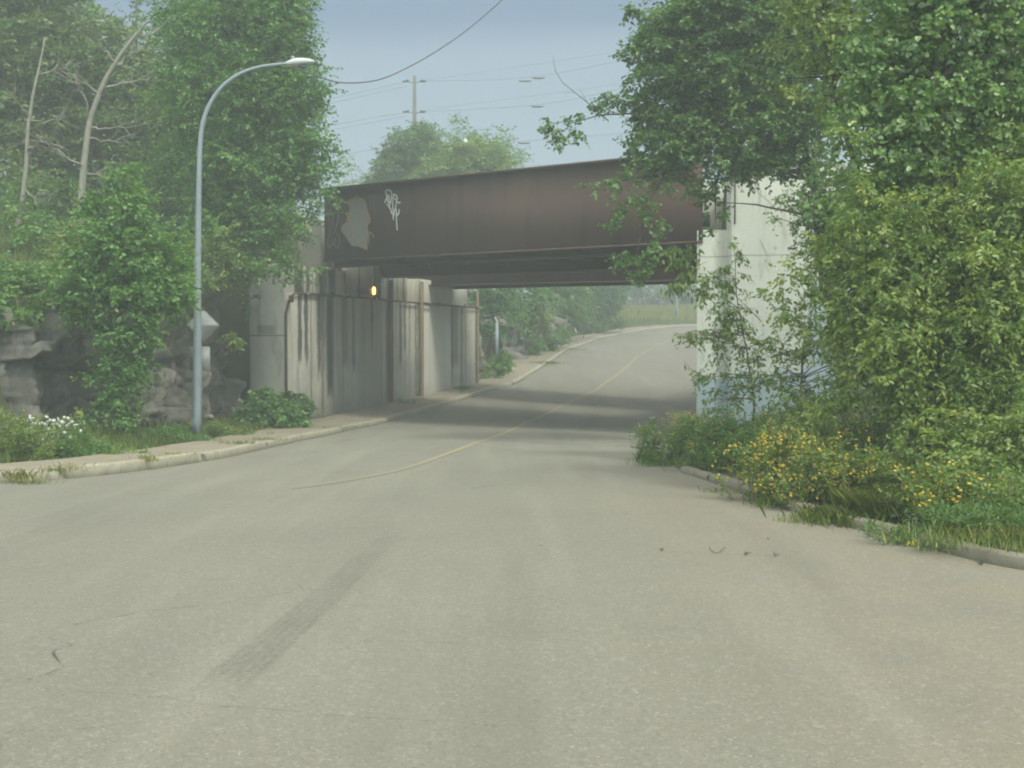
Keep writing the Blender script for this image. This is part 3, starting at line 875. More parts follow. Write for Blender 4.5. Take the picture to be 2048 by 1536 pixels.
# graffiti on the near girder
def onweb(px, py, off=.006):
    r = np.array(ray(px, py)); o = np.array([0, 0, CAM_Z]); n = np.array([GP[0], GP[1], 0]); p0 = np.array([*(G1s - GP * off), 0])
    t = np.dot(p0 - o, n) / np.dot(r, n); return o + r * t
def zc(x, y): return 620 + x / 7.68, 350 + y / 7.68
def ribbon(mb, pts, w, off):
    """flat painted stroke on the web face"""
    Pw = [onweb(*zc(*p), off=off) for p in pts]
    # densify
    D = []
    for a_, b_ in zip(Pw[:-1], Pw[1:]):
        for k in range(5): D.append(a_ + (b_ - a_) * k / 5)
    D.append(Pw[-1]); D = np.array(D)
    for _ in range(3):
        D[1:-1] = (D[:-2] + D[1:-1] * 2 + D[2:]) / 4
    nrm3 = np.array([GP[0], GP[1], 0.0]); V = []
    for i in range(len(D)):
        t = D[min(i + 1, len(D) - 1)] - D[max(i - 1, 0)]; t /= np.linalg.norm(t) + 1e-9
        sd = np.cross(t, nrm3); sd /= np.linalg.norm(sd) + 1e-9
        ww = w * (.8 + .4 * abs(mnoise.noise(Vector(tuple(D[i] * 3)))))
        V += [D[i] - sd * ww / 2, D[i] + sd * ww / 2]
    mb.add(V, [[2 * i, 2 * i + 1, 2 * i + 3, 2 * i + 2] for i in range(len(D) - 1)])
W1 = [[(1160, 240), (1180, 330), (1200, 420), (1235, 450), (1250, 380), (1258, 260), (1212, 225), (1160, 240)], [(1150, 430), (1165, 380), (1190, 340)],
      [(1180, 450), (1232, 475)], [(1285, 290), (1270, 400), (1275, 600), (1280, 690)], [(1285, 290), (1345, 330), (1330, 400), (1298, 350)],
      [(1330, 400), (1320, 480), (1290, 580), (1285, 640)], [(1330, 400), (1378, 440), (1387, 410)], [(1205, 485), (1240, 520), (1255, 600)],
      [(1365, 520), (1370, 580), (1340, 622), (1325, 590), (1320, 520)], [(1325, 600), (1330, 740), (1340, 850)], [(1200, 300), (1225, 380), (1222, 440)]]
m = MB()
for i, s_ in enumerate(W1): ribbon(m, s_, .042, .008 + i * .0006)
m.build('graffiti_lettering', M_SPRAY, gw)
W2 = [[(280, 600), (300, 520), (330, 530), (350, 620), (350, 760)], [(262, 560), (300, 700), (310, 900), (270, 1000), (280, 1110), (330, 1100), (340, 980)],
      [(350, 620), (400, 570), (445, 570), (430, 680), (400, 800), (390, 870)], [(390, 880), (450, 930), (460, 1060), (400, 1140), (370, 1040), (385, 960), (410, 1020)]]
m = MB()
for i, s_ in enumerate(W2): ribbon(m, s_, .03, .008 + i * .0006)
W3 = [[(905, 320), (915, 420), (935, 560)], [(940, 310), (1000, 320), (985, 400), (960, 440), (1000, 560), (990, 620)], [(600, 310), (640, 330)], [(740, 300), (745, 350)], [(690, 310), (700, 360)]]
for i, s_ in enumerate(W3): ribbon(m, s_, .022, .0105 + i * .0006)
m.build('graffiti_lettering', M_SPRAY_D, gw)
def poly_web(name, pts, mat, off, rough=2.5):
    D = []
    for i in range(len(pts)):
        a_, b_ = np.array(pts[i]), np.array(pts[(i + 1) % len(pts)])
        for k in range(8):
            p = a_ + (b_ - a_) * k / 8
            p = p + np.array([mnoise.noise(Vector((p[0] * .05, p[1] * .05, off))), mnoise.noise(Vector((p[1] * .05, p[0] * .05, off + 4)))]) * rough * 6
            D.append(onweb(*zc(*p), off=off))
    c_ = np.mean(D, axis=0); n = len(D)
    return MB().add([*D, c_], [[(i + 1) % n, i, n] for i in range(n)]).build(name, mat, gw)
poly_web('paint_patch', [(560, 395), (640, 365), (700, 345), (830, 365), (860, 430), (890, 560), (930, 640), (925, 740), (885, 790), (905, 900), (890, 1000), (880, 1170), (830, 1130), (640, 1085), (560, 970), (475, 850), (485, 785), (555, 720), (590, 560), (605, 440)], M_PATCH_O, .005)
poly_web('paint_patch', [(625, 440), (700, 400), (800, 400), (860, 470), (875, 560), (850, 660), (850, 760), (870, 880), (860, 1000), (825, 1110), (640, 1075), (565, 960), (490, 850), (500, 800), (590, 770), (630, 640), (640, 520)], M_PATCH, .0075)
m = MB()
ribbon(m, [(905, 880), (940, 890), (980, 940), (960, 960)], .045, .0135); ribbon(m, [(905, 900), (915, 1000), (905, 1080)], .03, .0142); ribbon(m, [(780, 590), (880, 600), (920, 680), (910, 750)], .03, .0148)
m.build('graffiti_lettering', M_PATCH_O, gw)

# ------------------------------------------------------------------ right abutment (white)
c0 = P(1393, 825, 29.0)
RA = empty('abutment', (c0[0], 29.0, -.6), 'white painted concrete abutment with blue patches right of the road, half hidden by trees', 'wall')
dq = np.array([.36, 1.0]) / math.hypot(.36, 1); rq = np.array([1.0, -.06])
xl = P(1393, 600, 29.0)[0]; xr = P(1470, 600, 29.0)[0]
ztop = P(1430, 460, 29.0)[2]
m = MB()
lo = [(xl, 29.0, -1), (xr + .0, 28.97, -1), (xr + 4.6, 41.6, -1), (xl + 4.5, 41.5, -1)]
m.hexa(lo, [(a_, b_, ztop) for a_, b_, _ in lo]); m.build('pier', M_WHITE, RA, bevel=.025)
m = MB()
xa, xb = P(1462, 600, 28.6)[0], 12.5
lo = [(xa, 28.62, -1), (xb, 27.6, -1), (xb, 28.3, -1), (xa, 29.3, -1)]
za, zb_ = P(1462, 348, 28.6)[2], P(1600, 318, 28.4)[2]
hi = [(xa, 28.62, za), (xb, 27.6, zb_ + .3), (xb, 28.3, zb_ + .3), (xa, 29.3, za)]
m.hexa(lo, hi); m.build('wing_wall', M_WHITE, RA, bevel=.03)
m = MB()
xc, xd = P(1404, 400, 30.2)[0], P(1447, 400, 30.2)[0]
zc0 = P(1404, 462, 30.2)[2] - .3; zc1 = P(1404, 362, 30.2)[2]
lo = [(xc, 30.2, zc0), (xd, 30.15, zc0), (xd + .6, 31.6, zc0), (xc + .6, 31.7, zc0)]
m.hexa(lo, [(a_, b_, zc1) for a_, b_, _ in lo]); m.build('back_wall', M_WHITE, RA, bevel=.02)
mj = MB(); xj = P(1468, 500, 28.6)[0]
mj.box(xj, xj + .03, 28.585, 28.6, ztop + .1, za - .1); mj.build('joint_seal', M_RUST, RA)

# ------------------------------------------------------------------ street lamps
def make_lamp(base, label, group=None):
    L = empty('street_lamp', base, label, 'street lamp', group)
    bx, by, bz = base
    D = 25.0
    k = lambda px, py: P(px, py, D)
    path = [(393, 876), (394, 700), (396, 500), (398.5, 300), (403, 255), (412, 222), (428, 192), (450, 166), (480, 146), (515, 134), (550, 129), (576, 127)]
    pw = [np.array(k(*q)) for q in path]; o0 = pw[0].copy()
    pw = [q - o0 + np.array(base) for q in pw]
    # smooth the bend
    dens = []
    for a_, b_ in zip(pw[:-1], pw[1:]):
        for j in range(4): dens.append(a_ + (b_ - a_) * j / 4)
    dens.append(pw[-1]); dens = np.array(dens)
    for _ in range(4): dens[1:-1] = (dens[:-2] + 2 * dens[1:-1] + dens[2:]) / 4
    hh = dens[:, 2] - dens[0, 2]
    ln = np.r_[0, np.cumsum(np.linalg.norm(np.diff(dens, axis=0), axis=1))]
    rad = .092 - .062 * ln / ln[-1]
    MB().tube(list(dens), list(rad), 16).build('pole', M_GALV, L, smooth=True)
    b = np.array(base)
    MB().obox(b + (-.17, -.17, -.06), (.34, 0, 0), (0, .34, 0), (0, 0, .075)).build('base_plate', M_GALV, L, bevel=.01)
    for sx in (-1, 1):
        for sy in (-1, 1): MB().tube([b + (sx * .13, sy * .13, .01), b + (sx * .13, sy * .13, .07)], .014, 6).build('anchor_bolt', M_GALV, L)
    MB().tube([b + (-.02, -.015, .10), b + (-.02, -.015, .42)], [.088, .088], 10).build('access_cover', M_GALV_D, L, smooth=True)
    # luminaire: cobra head
    e = dens[-1]; tdir = np.array([1, 0, .07]); sec = []
    prof = [(-.05, .04, .04), (.0, .07, .055), (.08, .11, .08), (.2, .15, .10), (.34, .15, .085), (.46, .11, .06), (.54, .04, .025)]
    V = []; n = 12
    for (d, wy, hz) in prof:
        for kk in range(n):
            an = 2 * math.pi * kk / n
            V.append((e[0] + d, e[1] + wy * math.cos(an), e[2] + .07 * d + max(-.55, math.sin(an)) * hz))
    Fc = [[i * n + q, i * n + (q + 1) % n, (i + 1) * n + (q + 1) % n, (i + 1) * n + q] for i in range(len(prof) - 1) for q in range(n)]
    Fc += [list(range(n))[::-1], [(len(prof) - 1) * n + q for q in range(n)]]
    hd = mk('luminaire', V, Fc, M_LUM, L, smooth=True)
    MB().tube([e + (.10, 0, .06), e + (.10, 0, .15)], [.04, .036], 8).build('photocell', M_GALV, hd)
    MB().tube([e + (.3, 0, -.05), e + (.3, 0, -.09)], [.10, .07], 10).build('glass', M_PATCH, hd, smooth=True)
    return L
lb = P(393, 876, 25.0)
lamp1 = make_lamp((lb[0], lb[1], lb[2]), 'tall grey street lamp with curved arm standing on the left verge', 'street lamps along the left side')
def copy_tree(o, parent=None):
    c = o.copy(); C.objects.link(c)
    c.parent = parent
    for ch in [x for x in bpy.data.objects if x.parent == o]:
        copy_tree(ch, c)
    return c
l2 = copy_tree(lamp1); q = P(1092, 672, 72.0); l2.location = (q[0], q[1], q[2]); l2['label'] = 'distant grey street lamp column on the bank beyond the bridge, beside the rock ledge'
l3 = copy_tree(lamp1); q = P(1354, 630, 103.0); l3.location = (q[0], q[1], q[2]); l3.rotation_euler[2] = -.3; l3['label'] = 'farthest grey street lamp column, standing in front of the pale grass field'

# thin post past the wall
q = P(993, 728, 54.0)
TP = empty('marker_post', q, 'thin grey metal post with a bent tip beside the narrow rock outcrop', 'post')
t1_ = P(994, 645, 54.0); t2_ = P(992, 634, 54.0)
MB().tube([q, t1_], [.085, .075], 8).build('post', M_GALV, TP, smooth=True)
MB().tube([t1_, (t1_[0] - .03, t1_[1], t1_[2] + .1), (t2_[0] - .06, t2_[1], t2_[2])], [.05, .03, .015], 6).build('bent_tip', M_LUM, TP)
q = P(1153, 668, 76.0)
TP2 = empty('marker_post', q, 'small white marker stick leaning on the far left bank', 'post')
MB().tube([q, (q[0] - .05, q[1], q[2] + .2), (q[0] - .12, q[1], q[2] + .36)], [.04, .04, .02], 6).build('stick', M_LUM, TP2)

# ------------------------------------------------------------------ road sign seen from behind
DS = 25.45
sb = P(402, 872, DS)
SG = empty('road_sign', sb, 'back of a grey diamond road sign with rectangular tab, behind the lamp column', 'road sign')
st = P(402, 600, DS)
m = MB(); m.box(sb[0] - .022, sb[0] + .022, DS - .016, DS + .016, sb[2] - .1, st[2]); m.build('post', M_GALV, SG)
cx_, cy_, cz_ = P(405, 651, DS); hw = .375
yf = DS + .022
def plate(name, pts, th=.006, rnd=.0):
    n = len(pts)
    V = [(x, yf, z) for x, z in pts] + [(x, yf + th, z) for x, z in pts]
    Fc = [list(range(n)), [n + i for i in range(n)][::-1]] + [[(i + 1) % n, i, n + i, n + (i + 1) % n] for i in range(n)]
    return MB().add(V, Fc).build(name, M_SIGN, SG)
dpt = []
for ang in (90, 0, -90, 180):
    for dd in (8, 3, -3, -8):
        a1 = math.radians(ang + dd)
        rr = hw * (1 - abs(dd) * .006) / (abs(math.cos(math.radians(dd))) + abs(math.sin(math.radians(dd)))) 
        dpt.append((cx_ + rr * math.cos(a1), cz_ + rr * math.sin(a1)))
plate('diamond_panel', dpt)
rx0, rz1 = P(378, 693, DS)[0], P(378, 693, DS)[2]; rx1, rz0 = P(420, 741, DS)[0], P(420, 741, DS)[2]
plate('tab_panel', [(rx0 + .02, rz0), (rx0, rz0 + .02), (rx0, rz1 - .02), (rx0 + .02, rz1), (rx1 - .02, rz1), (rx1, rz1 - .02), (rx1, rz0 + .02), (rx1 - .02, rz0)][::-1])
for z in (cz_ + .22, cz_ - .22, rz1 - .1, rz0 + .08): MB().tube([(sb[0], DS - .03, z), (sb[0], DS + .03, z)], .011, 6).build('bolt', M_GALV_D, SG)

# ------------------------------------------------------------------ vegetation
def norm(a): return a / (np.linalg.norm(a, axis=-1, keepdims=True) + 1e-9)

def leaves_mesh(pos, dirs, nrms, L, Wd, fold=.18):
    """two-quad folded leaves; returns verts, faces"""
    n = len(pos)
    side = norm(np.cross(dirs, nrms)); up = norm(np.cross(side, dirs))
    L = L[:, None]; Wd = Wd[:, None]
    f = fold * Wd
    v = np.stack([pos,
                  pos + dirs * L * .35 + side * Wd * .5 + up * f,
                  pos + dirs * L * .75 + side * Wd * .34 + up * f * .7,
                  pos + dirs * L - up * f * .5,
                  pos + dirs * L * .75 - side * Wd * .34 + up * f * .7,
                  pos + dirs * L * .35 - side * Wd * .5 + up * f], axis=1)
    b = (np.arange(n) * 6)[:, None]
    fc = np.concatenate([b + np.array([0, 1, 2, 3]), b + np.array([0, 3, 4, 5])])
    return v.reshape(-1, 3), fc

def sample_blobs(blobs, spacing, rng, shell=.45):
    out = []; cen = []
    for (c_, r) in blobs:
        c_ = np.array(c_); r = np.array(r)
        vol = 4.19 * r[0] * r[1] * r[2]
        n = max(3, int(vol / spacing ** 3))
        d = norm(rng.normal(size=(n, 3))); rad = rng.random(n) ** (shell)
        p = c_ + d * r * rad[:, None]
        out.append(p); cen.append(np.repeat(c_[None], n, 0))
    return np.concatenate(out), np.concatenate(cen)

def leaf_set(cl, cen, rng, tw=4, lv=8, tl=.4, leaf=(.07, .045), droop=.25, tdroop=.1, flat=1.0, size_var=.3, tintc=.5, up=.0):
    """twigs from each cluster, leaves along each twig"""
    n = len(cl)
    o = norm(cl - cen + rng.normal(size=(n, 3)) * .15)
    o = np.repeat(o, tw, 0); c_ = np.repeat(cl, tw, 0); m = len(c_)
    rd = rng.normal(size=(m, 3)); rd[:, 2] *= .55
    td = norm(o * .7 + norm(rd) * .95 + np.array([0, 0, up - tdroop]))
    TL = tl * rng.uniform(.5, 1.3, m)
    c2 = c_ + norm(rng.normal(size=(m, 3))) * tl * .25
    u = (np.arange(lv) + .5) / lv
    pos = c2[:, None] + td[:, None] * (TL[:, None] * u[None])[..., None] + np.array([0, 0, -1]) * (u[None] ** 2 * TL[:, None] * tdroop)[..., None]
    pos = pos.reshape(-1, 3); K = len(pos)
    pos = pos + rng.normal(size=(K, 3)) * leaf[0] * .25
    tdl = np.repeat(td, lv, 0)
    sd = norm(np.cross(tdl, np.array([0, 0, 1.0]))); sg = np.where(np.arange(K) % 2 == 0, 1, -1)[:, None]
    ld = norm(tdl * .55 + sd * sg * .8 + rng.normal(size=(K, 3)) * .35 + np.array([0, 0, -droop]))
    nm = norm(np.array([0, 0, flat]) + rng.normal(size=(K, 3)) * .55 + tdl * .2)
    sz = rng.uniform(1 - size_var, 1 + size_var, K)
    tint = np.clip(np.repeat(np.repeat(rng.random(n), tw), lv) * tintc + rng.random(K) * (1 - tintc), 0, 1)
    V, Fq = leaves_mesh(pos, ld, nm, leaf[0] * sz, leaf[1] * sz)
    return V, Fq, np.repeat(tint, 6), (c2, td, TL)

def nearest_on(path, p):
    d = np.linalg.norm(path - p, axis=1); return int(np.argmin(d))

def make_tree(name, label, base, blobs, mat, bark=BARK, cat='tree', group=None, spacing=.35, seed=1, trunk_r=.12, trunk_path=None,
              limbs=40, twigs=True, crown_name='crown', max_limb=99, extra=(), **lk):
    rng = np.random.default_rng(seed)
    base = np.array(base, float)
    T = empty(name, tuple(base), label, cat, group)
    cl, cen = sample_blobs(blobs, spacing, rng)
    V, Fq, tint, (tc, td, TL) = leaf_set(cl, cen, rng, **lk)
    mk(crown_name, V, Fq, mat, T, attrs={'tint': tint})
    # trunk
    bc = np.array([b[0] for b in blobs]); br = np.array([b[1] for b in blobs])
    if trunk_path is None:
        top = bc[np.argmax(bc[:, 2])] + np.array([0, 0, br[np.argmax(bc[:, 2])][2] * .3])
        mid = bc.mean(0)
        trunk_path = [base, base * .6 + np.array([mid[0], mid[1], base[2] + (mid[2] - base[2])]) * .4, mid, top]
    tp = np.array(trunk_path, float)
    d = np.r_[0, np.cumsum(np.linalg.norm(np.diff(tp, axis=0), axis=1))]
    s = np.linspace(0, d[-1], 22)
    path = np.c_[np.interp(s, d, tp[:, 0]), np.interp(s, d, tp[:, 1]), np.interp(s, d, tp[:, 2])]
    for _ in range(3): path[1:-1] = (path[:-2] + 2 * path[1:-1] + path[2:]) / 4
    path[1:-1] += rng.normal(size=(20, 3)) * trunk_r * .18
    rad = trunk_r * (1 - .86 * (s / s[-1]) ** .9); rad[0] *= 1.25
    m = MB(); m.tube([*path], list(rad), 8)
    pick = rng.choice(len(cl), min(limbs, len(cl)), replace=False)
    nodes = [path]; nr = [rad]
    for i in pick:
        tgt = cl[i]
        # attach lower than the target
        dd = np.linalg.norm(path - (tgt - np.array([0, 0, .35 * np.linalg.norm(tgt[:2] - path[nearest_on(path, tgt)][:2])])), axis=1)
        j = int(np.argmin(dd)); j = max(2, j)
        st_ = path[j]; L_ = np.linalg.norm(tgt - st_)
        if L_ < .15 or L_ > max_limb: continue
        r0 = min(rad[j] * .6, .010 + .012 * L_, .034)
        md = (st_ + tgt) / 2 + np.array([0, 0, .10 * L_]) + rng.normal(size=3) * .06 * L_
        us = np.linspace(0, 1, 8)[:, None]; bz = st_ * (1 - us) ** 2 + 2 * md * us * (1 - us) + tgt * us ** 2
        bz[1:-1] += rng.normal(size=(6, 3)) * .008 * L_
        m.tube([*bz], list(np.linspace(r0, .004, 8)), 5, cap=False)
    for ex in extra:
        m.tube([P(*q) for q in ex], list(np.linspace(.035, .006, len(ex))), 5, cap=False)
    if twigs:
        k = rng.choice(len(tc), min(len(tc), 260), replace=False)
        for i in k: m.tube([tc[i], tc[i] + td[i] * TL[i]], [.005, .002], 3, cap=False)
    m.build('trunk', bark, T, smooth=True)
    return T

def B(px, py, D, rx, ry, rd=None):
    """blob centred at photo pixel with pixel radii"""
    sx, sy = rx * D / F, ry * D / F
    return (P(px, py, D), (sx, rd if rd is not None else sx, sy))

def base_at(px, D, dz=0):
    x = (px - 1024) / F * D
    return (x, D, float(terrain(np.array([x]), np.array([D]))[0]) - .1 + dz)

def base_xy(x, y):
    return (x, y, float(terrain(np.array([x]), np.array([y]))[0]) - .1)
# ---- left: big tree overhanging the girder end
make_tree('broadleaf_tree', 'big dense green tree on the left overhanging the end of the rusty bridge', base_xy(-9.6, 33.4),
          [B(500, 60, 32, 125, 110, 1.6), B(470, 200, 32, 130, 110, 1.7), B(560, 190, 32, 90, 70, 1.3), B(590, 120, 32, 50, 60, .7), B(500, 330, 32, 130, 90, 1.7), B(590, 300, 32, 85, 55, 1.1),
           B(610, 385, 32, 60, 28, .8), B(640, 290, 31.5, 35, 16, .5), B(635, 350, 31.5, 36, 14, .5), B(630, 175, 31.5, 32, 18, .5), B(630, 235, 31.5, 28, 14, .4), B(470, 440, 31.8, 110, 60, 1.3), B(570, 440, 31.5, 70, 35, .9), B(420, 300, 32, 70, 90, 1.2), B(560, 530, 31, 70, 22, .6),
           B(500, 500, 31.4, 70, 30, .8), B(600, 548, 31, 34, 14, .4), B(520, -50, 32, 110, 60, 1.5), B(585, 40, 32, 40, 40, .7), B(385, 100, 32.5, 60, 90, 1.2), B(360, 20, 33, 50, 60, 1.1), B(350, 190, 33, 46, 60, 1), B(345, 330, 33, 40, 50, .9), B(645, 330, 31.3, 34, 12, .4), B(620, 150, 31.3, 34, 12, .4), B(655, 400, 31.2, 22, 10, .3)],
          L_MID, seed=11, spacing=.32, trunk_r=.15, limbs=60, tw=4, lv=11, tl=.46, leaf=(.09, .058), droop=.3, tintc=.65,
          trunk_path=[base_xy(-9.6, 33.4), P(440, 520, 33), P(470, 350, 32.3), P(490, 150, 32), P(510, 0, 32)])
# ---- young tree in front of the rock
make_tree('young_tree', 'slim young green tree before the rock face, leaves reaching over the diamond sign', G(236, 880, .1),
          [B(247, 350, 23, 26, 45, .25), B(245, 420, 23, 65, 50, .5), B(235, 500, 23, 105, 55, .7), B(300, 520, 23, 70, 45, .6), B(170, 560, 23, 75, 40, .7), B(260, 580, 23, 120, 45, .8),
           B(335, 580, 22.8, 50, 36, .5), B(372, 612, 23.2, 16, 14, .2), B(190, 620, 23, 70, 25, .6), B(235, 680, 22.8, 50, 40, .4), B(265, 700, 22.8, 48, 55, .4), B(215, 760, 22.8, 35, 50, .4), B(270, 760, 22.7, 38, 30, .3),
           B(225, 830, 22.7, 50, 30, .4), B(300, 640, 22.8, 60, 20, .5)],
          L_MID, BARK_GREY, seed=12, spacing=.22, trunk_r=.055, limbs=60, tw=4, lv=9, tl=.30, leaf=(.085, .055), droop=.3,
          trunk_path=[G(236, 880, .1), P(232, 760, 22.85), P(238, 640, 22.85), P(245, 500, 23), P(247, 350, 23)])
# ---- back row on the left
LG = 'trees crowding the left bank'
make_tree('broadleaf_tree', 'tall reddish green tree at the far left edge, behind the thin bare trunk', base_at(30, 37.5),
          [B(40, -40, 38, 120, 90, 2), B(30, 80, 38, 130, 90, 2), B(110, 120, 38, 90, 80, 1.6), B(20, 220, 38, 110, 80, 1.8), B(90, 250, 38.5, 90, 80, 1.6), B(0, 380, 37, 90, 80, 1.6), B(95, 390, 38, 70, 70, 1.4), B(-80, 150, 38, 90, 200, 2)],
          L_RUST, group=LG, seed=13, spacing=.44, trunk_r=.12, limbs=24, tw=4, lv=9, tl=.6, leaf=(.13, .085))
make_tree('broadleaf_tree', 'reddish tinged tree between the two bare trunks and the lamp column, behind the leaning trunk', base_at(270, 38.5),
          [B(190, 90, 39, 60, 60, 1.2), B(240, 130, 39, 85, 80, 1.5), B(310, 170, 39, 80, 80, 1.5), B(260, 240, 39, 120, 80, 1.8), B(330, 270, 38, 90, 70, 1.4), B(200, 320, 39, 90, 70, 1.5), B(310, 350, 38.5, 100, 70, 1.5), B(360, 230, 38, 60, 80, 1.2)],
          L_RUST, group=LG, seed=14, spacing=.44, trunk_r=.11, limbs=24, tw=4, lv=9, tl=.6, leaf=(.12, .075))
make_tree('broadleaf_tree', 'light green tree whose top shows between the bare trunks on the left', base_at(140, 41),
          [B(150, 30, 42, 40, 50, 1), B(160, 110, 42, 60, 60, 1.2), B(150, 200, 42, 80, 80, 1.4), B(130, 300, 42, 90, 90, 1.5), B(180, 400, 41, 90, 80, 1.5), B(75, 480, 40, 80, 60, 1.3)],
          L_MID, group=LG, seed=15, spacing=.46, trunk_r=.10, limbs=20, tw=4, lv=9, tl=.6, leaf=(.13, .08))
make_tree('broadleaf_tree', 'dark leafy tree low behind the lamp column and beside the big overhanging tree', base_at(350, 36),
          [B(350, 400, 36, 90, 60, 1.4), B(400, 470, 35.5, 80, 50, 1.2), B(300, 450, 36, 80, 50, 1.3), B(340, 330, 37, 70, 60, 1.2), B(430, 380, 35, 60, 60, 1)],
          L_DARK, group=LG, seed=16, spacing=.42, trunk_r=.11, limbs=40, tw=4, lv=8, tl=.5, leaf=(.12, .07))
# spruce tip
def make_spruce(px, py_top, D, label, h, seed):
    rng = np.random.default_rng(seed); top = np.array(P(px, py_top, D)); b = np.array([top[0], top[1], top[2] - h])
    T = empty('spruce_tree', tuple(b), label, 'tree')
    m = MB(); m.tube([b, top], [.14, .012], 7); 
    pos = []; dr = []
    n = 110
    for i in range(n):
        u = i / n; z = top[2] - .05 - u * h * .8; r = .12 + u * h * .16
        a_ = i * 2.4; d = np.array([math.cos(a_), math.sin(a_), -.25 + .2 * rng.random()])
        e = np.array([top[0], top[1], z]) + d * r
        m.tube([(top[0], top[1], z), e], [.012, .004], 3, cap=False)
        k = int(10 + r * 60)
        t = rng.random(k)
        pos.append(np.array([top[0], top[1], z]) + d * r * t[:, None] + rng.normal(size=(k, 3)) * .02); dr.append(norm(d * .8 + rng.normal(size=(k, 3)) * .5))
    m.build('trunk', BARK, T)
    pos = np.concatenate(pos); dr = np.concatenate(dr); K = len(pos)
    V, Fq = leaves_mesh(pos, dr, norm(rng.normal(size=(K, 3)) + [0, 0, 1]), np.full(K, .12), np.full(K, .03))
    mk('crown', V, Fq, L_DARK, T, attrs={'tint': np.repeat(rng.random(K), 6)})
make_spruce(272, -15, 41, 'dark pointed spruce top rising between the left hand trees', 9.0, 21)

# shrubs on top of the rock and slope
SG_ = 'shrubs along the top of the left rock face'
def shrub(name, label, px, D, blobs, mat, seed, group=None, bark=L_TWIG, cat='shrub', base=None, **kw):
    a_ = dict(spacing=.26, trunk_r=.03, limbs=30, tw=4, lv=8, tl=.3, leaf=(.09, .055))
    a_.update(kw)
    return make_tree(name, label, base or base_at(px, D), blobs, mat, bark, cat, group, seed=seed, **a_)
shrub('shrub', 'bushy green shrub above the rock face at the far left edge', 30, 24.5, [B(20, 560, 24.5, 80, 50, .9), B(90, 590, 24, 60, 34, .7), B(-50, 600, 23, 70, 50, .8), B(30, 625, 23.2, 80, 20, .5)], L_MID, 31, SG_)
shrub('shrub', 'yellowish shrub on the ledge just left of the young tree', 80, 25.5, [B(135, 560, 25, 60, 36, .7), B(110, 610, 24, 70, 26, .5), B(160, 500, 27, 60, 50, .8)], L_YEL, 32, SG_)
shrub('shrub', 'light green shrub on the slope directly behind the lamp column', 330, 31.5, [B(420, 500, 30.5, 60, 40, .8), B(460, 540, 31, 60, 30, .7), B(400, 560, 29.5, 40, 20, .5)], L_BOX, 33, SG_)
shrub('shrub', 'dark shrub hanging down beside the corner of the wing wall', 390, 34.5, [B(490, 545, 33.6, 30, 26, .5), B(500, 590, 33.6, 12, 30, .2)], L_DARK, 34, SG_, spacing=.24)
shrub('shrub', 'dense green shrub on the slope between the bare trunks', 240, 28.5, [B(110, 500, 29, 80, 46, 1), B(210, 470, 29, 80, 50, 1), B(40, 470, 30, 70, 60, 1), B(300, 480, 29, 60, 50, .9), B(340, 540, 28, 60, 40, .8)], L_MID, 35, SG_, spacing=.34, leaf=(.11, .07), tl=.4)
shrub('shrub', 'dark low shrub at the far left edge under the tall trees', 0, 31, [B(-20, 440, 32, 80, 60, 1), B(60, 420, 33, 70, 60, 1), B(130, 430, 33, 70, 60, 1)], L_DARK, 36, SG_, spacing=.40, leaf=(.12, .07), tl=.45)
# small sprig near wing wall rock
shrub('shrub', 'small yellow green sprig growing out of the rock right of the sign', 470, 30, [B(462, 680, 29.3, 20, 12, .25), B(482, 684, 29.2, 12, 8, .15)], L_YEL, 37, base=P(450, 700, 29.6), spacing=.16, limbs=6, leaf=(.08, .05), tl=.2)
# bushes at wall foot
shrub('bush', 'leafy light green bush at the foot of the wing wall', 540, 31.5, [B(530, 830, 31.3, 48, 40, .55), B(570, 842, 31, 36, 26, .45), B(500, 850, 31, 30, 20, .35), B(530, 800, 31.7, 30, 18, .35)], L_MID, 38, base=(float(P(535, 850, 31.6)[0]), 31.6, float(Z(31.6)) + .1), spacing=.2, leaf=(.11, .075), tl=.25, tw=5)
shrub('bush', 'small dark big-leaved bush against the stained wall, right of the light green bush', 596, 33.5, [B(598, 812, 33.2, 24, 20, .3), B(580, 806, 33.4, 18, 16, .25)], L_DARK, 39, base=(float(P(592, 850, 33.4)[0]), 33.4, float(Z(33.4)) + .1), spacing=.17, leaf=(.13, .10), tl=.2)

